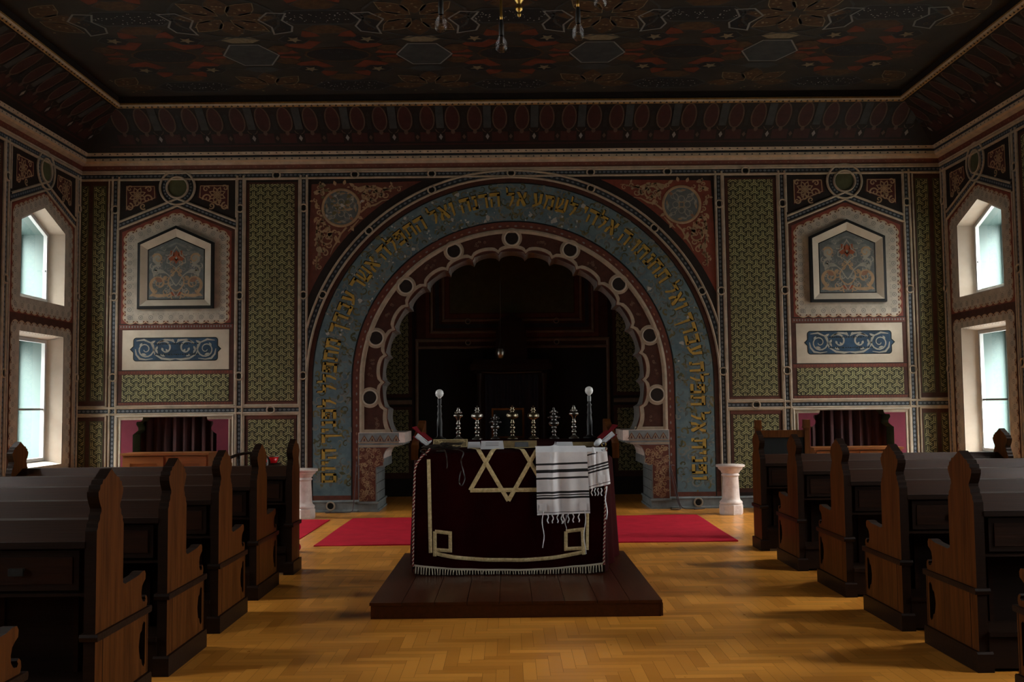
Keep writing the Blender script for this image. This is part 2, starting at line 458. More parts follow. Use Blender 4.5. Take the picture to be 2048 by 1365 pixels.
def lace(mb, outer, hole, n_per, w, depth=0.035):
    o = scallop(outer, n_per, depth)
    mb.fill(o, w, 'lace', (hole,))
    mb.stroke(o, 0.016, w + .0012, 'laceln', True)
    m = len(outer)
    for i in range(m):
        a, b = outer[i], outer[(i + 1) % m]; n = n_per[i]
        L = hypot(b[0] - a[0], b[1] - a[1]); t = ((b[0] - a[0]) / L, (b[1] - a[1]) / L); nr = (t[1], -t[0])
        for j in range(n):
            x = (j + .5) * L / n
            P = lambda s, d: (a[0] + t[0] * s + nr[0] * d, a[1] + t[1] * s + nr[1] * d)
            c = P(x, -.055)
            mb.stroke(arc(c[0], c[1], .028, 0, 2 * pi, 12)[:-1], .008, w + .0012, 'lacegr', True)
            mb.disc(c[0], c[1], .010, w + .0012, 'lacegr', 8)
            for sx in (-1, 1):
                x1 = x + sx * L / n * .40
                p0, p1 = P(x1, -.006), P(x1 - sx * .026, .018)
                mb.fill([p0, P(x1 - sx * .022, -.002), p1, P(x1 - sx * .002, .014)], w + .0012, 'brownlt')
                e = P(x + sx * L / n * .26, -.105)
                mb.disc(e[0], e[1], .006, w + .0012, 'lacegr', 6)

def pent(h, z0, zs, za, c=0.0):       # clockwise from bottom-left seen from the room: bl, br, right shoulder, apex, left shoulder (ccw)
    return [(c - h, z0), (c + h, z0), (c + h, zs), (c, za), (c - h, zs)]

def spandrel_scroll(mb, cx, sgn, z0, z1, w):     # four-petal corner scroll, mirrored by sgn
    X = lambda x: cx + sgn * x
    u0, u1 = 0.33, 0.755
    mb.fill([(X(u0), z1), (X(u1), z1), (X(u1), z0), (X(u0 - .03), z0 + .19)] , w, 'maroon')
    c = (X(0.585), z1 - .15)
    for i in range(8):
        a = i * pi / 4 + pi / 8
        mb.stroke(leaf(c[0], c[1], a, .12, .065) + [], .014, w + .0012, 'tan', True)
    mb.disc(c[0], c[1], .022, w + .0013, 'tan', 10)
    for x, y, r, a0, tn in ((.70, z1 - .32, .06, 1.6, 1.2), (.44, z1 - .20, .07, 3.4, -1.2), (.42, z1 - .06, .05, 0.2, 1.2), (.70, z1 - .05, .045, 2.5, -1.1), (.60, z1 - .27, .05, .5, 1.2), (.50, z1-.31,.05,4.0,1.2)):
        sp = spiral(X(x), y, r, a0 if sgn > 0 else pi - a0, tn * sgn, 18)
        mb.stroke(sp, [.024 - .012 * i / 18 for i in range(19)], w + .0012, 'tan')
    mb.stroke([(X(u0 + .01), z1 - .015), (X(u1 - .01), z1 - .015), (X(u1 - .012), z0 + .03), (X(u0), z0 + .195), (X(u0 + .01), z1 - .015)], .012, w + .0014, 'tan')

def arabesque(mb, c, w, pal=('scroll', 'tan', 'orange')):     # panel inside the blind niche
    S = lambda x, y: (c + x, y)
    a, t, o = pal
    def both(pts, wd, dw, k):
        mb.stroke([S(*p) for p in pts], wd, w + dw, k)
        mb.stroke([S(-p[0], p[1]) for p in pts], wd, w + dw, k)
    def bothf(pts, dw, k):
        mb.fill([S(*p) for p in pts], w + dw, k)
        mb.fill([S(-p[0], p[1]) for p in pts], w + dw, k)
    rr = random.Random(17)
    for i in range(64):
        x, z = .035 + .33 * ((i * .618034) % 1), 3.14 + .80 * ((i * .7548777) % 1)
        if z > 3.97 - x * .44: continue
        pts = spiral(x, z, rr.uniform(.030, .052), rr.uniform(0, 6.28), rr.choice([-1, 1]) * rr.uniform(.7, 1.1), 10)
        both(pts, [.016 - .008 * j / 10 for j in range(11)], .0004 + i * 4e-6, rr.choice(['vine', 'scroll', 'vine', 'lacegr', 'tan']))
    tp = lambda n, m0, m1: [m0 + (m1 - m0) * i / n for i in range(n + 1)]
    # lower interlace
    both([(0.0, 3.22), (.06, 3.25), (.115, 3.32), (.11, 3.40), (.06, 3.47), (0, 3.53), (-.05, 3.57)], .020, .0012, t)
    both([(.0, 3.30), (.05, 3.36), (.09, 3.44), (.15, 3.49), (.22, 3.505)], .016, .0014, a)
    # big side volutes
    both(spiral(.25, 3.33, .135, -1.2, .95, 24, .3), tp(24, .05, .022), .0012, t)
    both([(.03, 3.22), (.13, 3.16), (.25, 3.155), (.35, 3.17), (.385, 3.15)], [.012, .03, .05, .035, .01], .0013, t)
    bothf(leaf(.20, 3.36, .5, .12, .07), .0015, 'pink')
    both(spiral(.28, 3.52, .09, 2.2, -.85, 18, .3), tp(18, .035, .014), .0012, a)
    bothf(leaf(.15, 3.50, .2, .17, .06), .0016, a)
    bothf(leaf(.33, 3.43, 1.9, .14, .055), .0016, a)
    # upper leaves
    bothf(leaf(.25, 3.60, 1.2, .20, .13), .0015, a)
    both(spiral(.27, 3.70, .08, .4, 1.1, 18), tp(18, .03, .012), .0018, t)
    both([(.0, 3.86), (.08, 3.80), (.19, 3.775), (.27, 3.80), (.33, 3.77)], [.02, .035, .05, .03, .01], .0013, 'vine')
    both([(0, 3.93), (.10, 3.885), (.2, 3.84), (.26, 3.86)], [.02, .035, .03, .01], .0013, 'vine')
    bothf(leaf(.14, 3.45, -1.0, .09, .06), .0015, t)
    # central red flower
    for y, r in ((3.74, .055), (3.68, .04)):
        mb.fill([S(0, y + r * 1.5), S(r, y), S(0, y - r * 1.5), S(-r, y)], w + .002, o)
    for sx in (-1, 1):
        mb.fill([S(p[0], p[1]) for p in leaf(sx * .03, 3.68, pi / 2 - sx * 1.1, .11, .075)], w + .002, o)
        mb.fill([S(p[0], p[1]) for p in leaf(sx * .03, 3.74, pi / 2 - sx * .6, .10, .06)], w + .002, o)
    mb.stroke([S(*p) for p in [(0, 3.88), (.055, 3.79), (.06, 3.75), (.13, 3.70), (.135, 3.64), (.07, 3.62), (0, 3.56), (-.07, 3.62), (-.135, 3.64), (-.13, 3.70), (-.06, 3.75), (-.055, 3.79)]], .014, w + .0026, 'scroll', True)
    mb.fill([S(0, 3.735), S(.018, 3.71), S(0, 3.685), S(-.018, 3.71)], w + .003, 'scroll')
    # bottom crest
    bothf(leaf(.0, 3.15, .7, .10, .05), .0018, o)
    mb.stroke([S(-.06, 3.24), S(0, 3.14), S(.06, 3.24)], .014, w + .0024, 'scroll')
    mb.disc(c, 3.55, .018, w + .0026, 'scroll', 10)

def pent_bay(mb, c, k=1.0, window=False, zsh=0.0):
    """blind (or windowed) bay between two strips: c = centre, k = stretch in width"""
    h = lambda x: x * k
    f = 0.0025
    # ground colour
    if window:
        uo_ = pent(OW, UZ0, UZS, UZA, c); lo_ = [(c - OW, LZ0), (c + OW, LZ0), (c + OW, LZ1), (c - OW, LZ1)]
        mb.fill([(c - h(.88), .17), (c + h(.88), .17), (c + h(.88), 4.88), (c - h(.88), 4.88)], f * .4, 'dark', (uo_, lo_))
        mb.fill(pent(h(.85), .45, 4.13, 4.48, c), f, 'brown', (uo_, lo_))
        mb.fill(pent(h(.84), 2.75, 4.12, 4.46, c), f * 1.6, 'red', (uo_,))
    else:
        mb.rect(c - h(.88), 1.56, c + h(.88), 4.88, f * .4, 'dark')
        # red-brown field under the pentagon
        mb.fill(pent(h(.85), 1.56, 4.13, 4.48, c), f, 'brown')
        mb.fill(pent(h(.80), 2.715, 4.10, 4.44, c), f * 1.6, 'red')
    # gable channels
    for z, zt in ((4.14, 4.485), (4.245, 4.59)):
        mb.mould([(c - h(.865), z), (c, zt), (c + h(.865), z)], .036, .022, .003, 'cream')
    mb.stroke([(c - h(.865), 4.192), (c, 4.538), (c + h(.865), 4.192)], .08, .004, 'navy')
    for sx in (-1, 1): beads(mb, (c, 4.538), (c + sx * h(.865), 4.192), .006)
    # inner edge mouldings of the bay
    mb.mould([(c - h(.865), .18 if window else 1.555), (c - h(.865), 4.14)], .034, .02, .003, 'cream')
    mb.mould([(c + h(.865), 4.14), (c + h(.865), .18 if window else 1.555)], .034, .02, .003, 'cream')
    mb.mould([(c - h(.865), 4.30), (c - h(.865), 4.872), (c - .25, 4.872)], .030, .02, .003, 'cream')
    mb.mould([(c + h(.865), 4.30), (c + h(.865), 4.872), (c + .25, 4.872)], .030, .02, .003, 'cream')
    # roundel
    mb.disc(c, 4.757, .235, .006, 'navy', 32)
    mb.ring(c, 4.757, .238, .272, .022, .006, 'cream', 40)
    for i in range(26):
        a = 2 * pi * i / 26
        mb.disc(c + .198 * cos(a), 4.757 + .198 * sin(a), .016, .008, 'bead', 6)
    mb.ring(c, 4.757, .140, .172, .028, .008, 'cream', 36)
    mb.disc(c, 4.757, .14, .010, 'olive', 28)
    mb.fill([(c + .09, 4.47), (c, 4.43), (c - .09, 4.47), (c - .07, 4.56), (c + .07, 4.56)], .0085, 'navy')
    for sx in (-1, 1): spandrel_scroll(mb, c, sx * k if k == 1 else sx * 1.08, 4.41, 4.79, .004)

def pent_lower(mb, c, k, w=0.004):
    """painted panel, cartouche, lattice below the blind niche"""
    f = w
    lace_o = pent(.735 * k, 2.785, 4.045, 4.355, c)
    hole = pent(.555, 2.963, 3.93, 4.183, c)
    lace(mb, lace_o, hole, [10, 11, 6, 6, 11], f + .002)
    # dotted brown rails
    for z, hh in ((2.707, .075), (2.040, .06), (1.588, .05)):
        mb.rect(c - .83 * k, z - hh / 2, c + .83 * k, z + hh / 2, f + .001, 'brownlt')
        mb.stroke([(c - .83 * k, z + hh / 2), (c + .83 * k, z + hh / 2)], .014, f + .002, 'dark')
        for i in range(40):
            x = c - .80 * k + 1.60 * k * i / 39
            mb.fill([(x - .010, z - .012), (x + .008, z - .016), (x + .010, z + .010), (x - .006, z + .014)], f + .0022, 'red' if z < 2.1 else 'lacegr')
    # cream panel with a blue cartouche
    mb.rect(c - .775 * k, 2.076, c + .775 * k, 2.657, f + .002, 'creamlt')
    q = []
    hw, z0, z1 = .61 * k, 2.208, 2.540
    for cx, cz, a0 in ((hw - .04, z1 - .04, 0), (-hw + .04, z1 - .04, pi / 2), (-hw + .04, z0 + .04, pi), (hw - .04, z0 + .04, 1.5 * pi)):
        q += [(c + cx + .04 * cos(a0 + t * pi / 8), cz + .04 * sin(a0 + t * pi / 8)) for t in range(5)]
        if a0 == pi / 2: q += [(c - hw, 2.42), (c - hw - .045, 2.376), (c - hw, 2.33)]
    q += [(c + hw, 2.33), (c + hw + .045, 2.376), (c + hw, 2.42)]
    mb.fill(q, f + .0032, 'deepblue')
    mb.stroke(q, .014, f + .004, 'black', True)
    g = f + .0046
    for sx in (-1, 1):
        X = lambda x: c + sx * x * k
        sp = lambda x, z, r, a0, t: spiral(X(x), z, r, a0 if sx > 0 else pi - a0, t * sx, 24, .15)
        mb.stroke(sp(.44, 2.375, .135, 2.2, 1.6), [.022 - .012 * i / 24 for i in range(25)], g, 'scroll')
        mb.stroke(sp(.16, 2.385, .125, .6, .9), [.030 - .014 * i / 24 for i in range(25)], g, 'scroll')
        mb.stroke([(X(.0), 2.235), (X(.08), 2.225), (X(.2), 2.24), (X(.30), 2.30), (X(.33), 2.40), (X(.36), 2.47), (X(.46), 2.515), (X(.57), 2.50)], [.012, .03, .03, .016, .014, .018, .028, .008], g, 'scroll')
        mb.stroke([(X(.33), 2.24), (X(.43), 2.225), (X(.52), 2.24), (X(.57), 2.30), (X(.585), 2.38)], [.008, .016, .028, .024, .01], g, 'scroll')
        mb.stroke([(X(.01), 2.47), (X(.06), 2.505), (X(.16), 2.515), (X(.25), 2.47)], [.01, .03, .024, .008], g, 'scroll')
        for lx, lz, la, ll in ((.03, 2.48, 1.2, .05), (.30, 2.39, 4.2, .09), (.26, 2.42, 5.2, .07), (.20, 2.40, 4.4, .06), (.11, 2.33, 1.0, .06), (.15, 2.27, .4, .09), (.36, 2.46, 2.6, .08), (.42, 2.29, .3, .08), (.52, 2.42, 2.2, .06)):
            mb.fill(leaf(X(lx), lz, la if sx > 0 else pi - la, ll, .034), g + .0006, 'scroll')
    rr = random.Random(int(c * 100))
    for row in (2.455, 2.30):          # two worn lines of small dark writing
        x = c - .30 * k
        while x < c + .34 * k:
            ww = rr.uniform(.012, .03)
            mb.rect(x, row - rr.uniform(.006, .014), x + ww, row + rr.uniform(.004, .010), g + .0014, 'black')
            x += ww + rr.uniform(.006, .016)
    # lattice
    lattice(mb, c - .775 * k, 1.617, c + .775 * k, 2.006, f + .003)
    mb.mould([(c - .86 * k, 1.545), (c + .86 * k, 1.545)], .038, .024, .003, 'cream')

def blind_niche(mb, c):
    D = .055
    # dark frame, sloped cream reveal, sunk picture (built proud of the wall, then sunk to the wall face)
    a, b, d, e = pent(.555, 2.963, 3.93, 4.183, c), pent(.515, 3.005, 3.905, 4.138, c), pent(.418, 3.095, 3.835, 4.02, c), pent(.405, 3.108, 3.825, 4.005, c)
    def band(p, q, w0, w1, k):
        for i in range(5):
            j = (i + 1) % 5
            mb.face([(p[i][0], p[i][1], w0), (p[j][0], p[j][1], w0), (q[j][0], q[j][1], w1), (q[i][0], q[i][1], w1)], k)
    band(a, a, .004, D, 'black')
    band(a, b, D, D + .004, 'black')
    band(b, d, D + .004, .020, 'creamlt')
    band(d, e, .020, .024, 'black')
    mb.fill(e, .018, 'bluegrey')
    arabesque(mb, c, .019)

def green_bay(mb, c, hw=.385, z0=1.60, z1=4.80):
    mb.rect(c - hw, 1.50, c + hw, 4.87, .0012, 'dark')
    mb.rect(c - .375, z0 - .03, c + .375, z1 + .02, .0022, 'brown')
    mb.rect(c - .375, z0 - .05, c + .375, z0 - .012, .003, 'brownlt')
    lattice(mb, c - .33, z0 + .012, c + .33, z1 - .005, .003)
    for x in (-.40, .40): mb.mould([(c + x, 1.545), (c + x, 4.872)], .034, .02, .002, 'cream')
    mb.mould([(c - .40, 1.545), (c + .40, 1.545)], .036, .022, .002, 'cream')
    mb.mould([(c - .40, 4.872), (c + .40, 4.872)], .032, .02, .002, 'cream')
    # lower panel
    mb.rect(c - hw, .17, c + hw, 1.41, .0012, 'dark')
    mb.rect(c - .37, .22, c + .37, 1.395, .0022, 'brown')
    mb.rect(c - .37, 1.35, c + .37, 1.395, .003, 'brownlt')
    lattice(mb, c - .33, .28, c + .33, 1.338, .003)
    for x in (-.40, .40): mb.mould([(c + x, .18), (c + x, 1.415)], .034, .02, .002, 'cream')
    mb.mould([(c - .40, 1.415), (c + .40, 1.415)], .036, .022, .002, 'cream')

def vstrip(mb, c, z0=.17, z1=4.92, rings=(4.435, 3.147, 1.972)):
    channel(mb, [(c, z0), (c, z1)], .046)
    for z in rings: ringlink(mb, c, z)

def hstrip(mb, a, b, z, ringsu=()):
    channel(mb, [(a, z), (b, z)], .046)
    for u in ringsu: ringlink(mb, u, z)

# ================================================================== FLOOR
def floor():
    mb = MB(); n = 5; w = .076; L = n * w
    x0, x1, y0, y1 = -W, W, YB, 0.0
    def put(ax, ay, bx, by):
        g = .0006
        q = clip([(ax + g, ay + g), (bx - g, ay + g), (bx - g, by - g), (ax + g, by - g)], x0, y0, x1, y1)
        if q: mb.face([(x, y, 0.0) for x, y in q], 'parquet')
    for k in range(int(y0 / w) - 20, 30):
        lo = int((x0 - k * w) / (2 * L)) - 2; hi = int((x1 - k * w) / (2 * L)) + 2
        for m in range(lo, hi + 1):
            bx = k * w + 2 * L * m; by = k * w
            put(bx, by, bx + L, by + w)
            put(bx - w, by, bx, by + L)
    # apse floor behind the arch
    for i in range(32):
        xx = -2.4 + i * .15
        mb.face([(xx + .001, 0, 0), (xx + .149, 0, 0), (xx + .149, 2.5, 0), (xx + .001, 2.5, 0)], 'parquet')
    mb.face([(-W, YB, -.002), (W, YB, -.002), (W, 0, -.002), (-W, 0, -.002)], 'wooddk')
    mb.face([(-2.4, 0, -.002), (2.4, 0, -.002), (2.4, 2.5, -.002), (-2.4, 2.5, -.002)], 'wooddk')
    tag(mb.build('floor'), kind='structure')
floor()

# ================================================================== BACK WALL
def polar(r, deg):      # degrees from vertical, + to the right
    t = radians(deg); return (r * sin(t), ARC_Z + r * cos(t))
R_CUSP, R_LOBE = 1.862, 1.940
def scal(r_c, r_l, n=9, end=113.0):
    """half outline of the lobed arch from angle 0 to the end, right side"""
    out = []
    def lobe(a0, a1, first):
        for i in range(0 if first else 1, n + 1):
            f = i / n; a = a0 + (a1 - a0) * f
            full = (a - (round(a / 12.0) * 12.0)) / 6.0
            out.append(polar(r_c + (r_l - r_c) * sqrt(max(0, 1 - min(1, abs(full)) ** 2)), a))
    lobe(0, 6, True)
    for k in range(8): lobe(6 + 12 * k, 18 + 12 * k, False)
    for i in range(1, n + 1):
        a = 102 + 11.3 * i / n; out.append(polar(r_c + .055 * sin(pi * i / n * .8), a))
    return out
edge = scal(R_CUSP, R_LOBE)                     # front edge of the opening
ZCAP = 1.13
half = edge + [(edge[-1][0], ZCAP), (2.235, ZCAP), (2.235, 0.0)]
outline_R = half
outline_L = [(-x, z) for x, z in half[::-1]]

def back_wall():
    mb = MB(back)
    niche_h = [(.606, .30), (.606, 1.14), (.57, 1.165), (.53, 1.20), (.53, 1.24), (.56, 1.29), (.55, 1.325), (.49, 1.33), (.463, 1.37), (.463, 1.405)]
    holes = []
    for sx in (-1, 1):
        c = sx * XC
        holes.append([(c + x, z) for x, z in niche_h] + [(c - x, z) for x, z in niche_h[::-1]])
    # wall face, opening from the floor up
    pl = [(-2.235, 0), (-W, 0), (-W, ZC + .6), (W, ZC + .6), (W, 0), (2.235, 0)]
    up = [(x, z) for x, z in outline_R[::-1]][1:]             # from (2.235,ZCAP) up to the crown
    down = [(-x, z) for x, z in outline_R][1:-1]              # crown down to (-2.235,ZCAP)
    mb.fill(pl + up + down, 0.0, 'dark', holes)
    # niche recess
    for hpts in holes:
        for i in range(len(hpts)):
            a, b = hpts[i], hpts[(i + 1) % len(hpts)]
            mb.face([(a[0], a[1], 0), (b[0], b[1], 0), (b[0], b[1], -.42), (a[0], a[1], -.42)], 'olive')
        xs = [p[0] for p in hpts]
        mb.rect(min(xs) - .05, .25, max(xs) + .05, 1.5, -.42, 'dark')
    o = mb.build('wall_back'); tag(o, kind='structure')
    return o, holes
wall_back, niche_holes = back_wall()

# lobed arch: cream scalloped face, roundels, brown panels, intrados
def arch():
    ar = MB(back)
    # intrados (depth of the reveal)
    T = .70
    full = [(-x, z) for x, z in edge[::-1]] + edge[1:]
    for a, b in zip(full[:-1], full[1:]):
        ar.face([(a[0], a[1], .012), (b[0], b[1], .012), (b[0], b[1], -T), (a[0], a[1], -T)], 'intra', False)
    # red thin line along the front arris
    ar.stroke(full, .012, .013, 'brownlt')
    # cream scalloped border: between edge and an offset copy
    off = scal(R_CUSP + .066, R_LOBE + .055)
    offf = [(-x, z) for x, z in off[::-1]] + off[1:]
    n = len(full)
    for i in range(n - 1):
        ar.face([(full[i][0], full[i][1], .012), (full[i + 1][0], full[i + 1][1], .012), (offf[i + 1][0], offf[i + 1][1], .012), (offf[i][0], offf[i][1], .012)], 'cream')
    # brown sunk ground between scallops and outer cream band
    def outer(a):     # outer cream band inner limit (r=2.165; straight legs below the spring line)
        t = radians(a)
        if abs(a) <= 90: return polar(2.165, a)
        return (2.165 * (1 if a > 0 else -1), ARC_Z + 2.165 / math.tan(abs(t)) if abs(a) != 90 else ARC_Z)
    m = 120
    angs = [-113.3 + 226.6 * i / m for i in range(m + 1)]
    for a0, a1 in zip(angs[:-1], angs[1:]):
        i0, i1 = polar(1.90, a0), polar(1.90, a1); o0, o1 = outer(a0), outer(a1)
        ar.face([(i0[0], i0[1], .004), (i1[0], i1[1], .004), (o1[0], o1[1], .004), (o0[0], o0[1], .004)], 'brown')
    # dark filigree specks on the brown ground
    rr = random.Random(3)
    for a in range(-108, 109, 12):
        if a % 24 == 0: continue
        for q in range(7):
            p = polar(2.075 + rr.uniform(-.03, .03), a + rr.uniform(-3.5, 3.5))
            ar.stroke(spiral(p[0], p[1], .022, rr.uniform(0, 6), 1.1, 8), .006, .006, 'ovalln')
    # outer cream band
    band = [(2.20, ZCAP + .0), (2.20, ARC_Z)] + [polar(2.20, a) for a in range(87, -88, -3)] + [(-2.20, ARC_Z), (-2.20, ZCAP)]
    ar.mould(band, .070, .020, .004, 'cream')
    for sx in (-1, 1): ar.rect(sx * 1.75 if sx > 0 else -2.20, ZCAP - .005, 2.20 if sx > 0 else -1.75, ZCAP + .05, .013, 'cream')
    # roundels
    for a in range(-96, 97, 24):
        p = polar(2.094, a)
        ar.disc(p[0], p[1], .150, .013, 'cream', 30)
        ar.ring(p[0], p[1], .094, .118, .012, .012, 'creamlt', 30)
        ar.disc(p[0], p[1], .094, .0155, 'dark', 26)
    return tag(ar.build('lobed_arch', wall_back), kind='structure')
arch()

def leg_arc(r, zb, n=60):       # horseshoe-less band path: straight legs + semicircle (right bottom -> left bottom)
    return [(r, zb)] + [polar(r, 90 - 180 * i / n) for i in range(n + 1)] + [(-r, zb)]

def arch_bands():
    mb = MB(back)
    z0 = .17
    # dark red band with small tulips
    mb.stroke(leg_arc(2.290, z0), .105, .003, 'brownlt')
    mb.stroke(leg_arc(2.345, z0), .020, .005, 'black')
    P = leg_arc(2.275, z0 + .3, 60)
    L = [0]
    for a, b in zip(P[:-1], P[1:]): L.append(L[-1] + hypot(b[0] - a[0], b[1] - a[1]))
    s = .05; i = 0
    while s < L[-1]:
        while L[i + 1] < s: i += 1
        f = (s - L[i]) / (L[i + 1] - L[i]); a, b = P[i], P[i + 1]
        x, y = a[0] + (b[0] - a[0]) * f, a[1] + (b[1] - a[1]) * f
        t = atan2(b[1] - a[1], b[0] - a[0])
        mb.fill(leaf(x, y, t, .05, .026), .0045, 'pink' if int(s / .12) % 2 else 'lacegr')
        s += .115
    # brown border outside the blue band, then the beaded channel
    mb.stroke(leg_arc(2.955, z0), .080, .003, 'brown')
    mb.stroke(leg_arc(2.915, z0), .018, .0045, 'black')
    mb.rect(-3.0, z0, -2.25, .235, .004, 'brownlt'); mb.rect(2.25, z0, 3.0, .235, .004, 'brownlt')
    o = mb.build('arch_border', wall_back)
    ch = MB(back)
    A = leg_arc(3.055, 2.0)
    ch.mould([(p[0] * 3.003 / 3.055, ARC_Z + (p[1] - ARC_Z) * 3.003 / 3.055) for p in A[1:-1]], .036, .024, .004, 'cream')
    ch.mould([(p[0] * 3.105 / 3.055, ARC_Z + (p[1] - ARC_Z) * 3.105 / 3.055) for p in A[6:-6]], .036, .024, .004, 'cream')
    ch.stroke(A, .078, .005, 'navy')
    for a, b in zip(A[:-1], A[1:]): beads(ch, a, b, .0075)
    for x in (1.17, 2.092, 2.77):
        for sx in (-1, 1): ringlink(ch, sx * x, ARC_Z + sqrt(3.055 ** 2 - x * x))
    ch.build('arch_moulding', wall_back)
arch_bands()

# Hebrew inscription on the blue band
def rectp(x0, y0, x1, y1): return [(x0, y0), (x1, y0), (x1, y1), (x0, y1)]
B, T_ = .24, 1.0        # thick bar height
H = {   # letters drawn on a 1-high grid; width, shapes
 'ו': (.34, [rectp(.04, .76, .32, 1), [(.14, 0), (.30, .08), (.32, .8), (.14, .8)]]),
 'פ': (.78, [rectp(.06, .76, .74, 1), rectp(.56, 0, .76, .9), rectp(.04, 0, .72, .22), rectp(.04, .50, .22, .9), rectp(.04, .46, .42, .62), rectp(.34, .46, .46, .7)]),
 'נ': (.48, [rectp(.10, .76, .42, 1), rectp(.26, .05, .44, .85), rectp(.02, 0, .44, .22)]),
 'י': (.34, [rectp(.04, .76, .32, 1), [(.18, .50), (.28, .54), (.32, .8), (.14, .8)]]),
 'ת': (.80, [rectp(.06, .76, .76, 1), rectp(.60, 0, .78, .9), rectp(.14, .1, .28, .8), rectp(.0, 0, .26, .2)]),
 'א': (.80, [[(.04, 1), (.26, 1), (.78, .14), (.72, 0), (.56, 0)], [(.52, .66), (.60, 1), (.78, 1), (.76, .72), (.60, .52)], [(.04, 0), (.24, 0), (.28, .34), (.42, .56), (.26, .62), (.06, .30)]]),
 'ל': (.66, [rectp(.06, .72, .64, .94), [(.44, .80), (.64, .84), (.60, .44), (.36, 0), (.22, .02), (.42, .46)], [(.06, .80), (.20, .80), (.16, 1.28), (.02, 1.34)]]),
 'ע': (.76, [[(.52, 1), (.74, 1), (.70, .34), (.44, .14), (.02, 0), (.02, .16), (.44, .34), (.52, .5)], [(.04, 1), (.28, 1), (.40, .3), (.24, .24)]]),
 'ב': (.76, [rectp(.06, .76, .68, 1), rectp(.50, .1, .68, .9), rectp(.02, 0, .76, .22)]),
 'ד': (.72, [rectp(.02, .76, .72, 1), rectp(.48, 0, .66, .9)]),
 'ך': (.66, [rectp(.02, .76, .64, 1), [(.44, .8), (.64, .9), (.62, -.34), (.50, -.40)]]),
 'ח': (.80, [rectp(.04, .76, .78, 1), rectp(.60, 0, .78, .9), rectp(.06, 0, .24, .9)]),
 'ה': (.80, [rectp(.04, .76, .78, 1), rectp(.60, 0, .78, .9), rectp(.06, 0, .22, .58)]),
 'ש': (.90, [rectp(.06, 0, .80, .20), rectp(.70, .1, .88, 1), rectp(.04, .1, .20, 1), [(.40, 1), (.56, 1), (.54, .6), (.22, .14), (.16, .26), (.40, .62)]]),
 'מ': (.80, [rectp(.24, .76, .72, 1), rectp(.58, 0, .76, .9), rectp(.36, 0, .74, .22), [(.02, 1), (.20, 1), (.30, .7), (.16, 0), (.02, 0), (.14, .68)]]),
 'ר': (.70, [rectp(.02, .76, .66, 1), rectp(.48, 0, .66, .9)]),
 'ם': (.80, [rectp(.06, .76, .76, 1), rectp(.58, 0, .76, .9), rectp(.08, 0, .74, .20), rectp(.08, .1, .24, .9)]),
}
TEXT = ['ופנית', 'אל', 'תפלת', 'עבדך', 'ואל', 'תחנתו', 'ה', 'אלהי', 'לשמע', 'אל', 'הרנה', 'ואל', 'התפלה', 'אשר', 'עבדך', 'מתפלל', 'לפניך', 'היום']
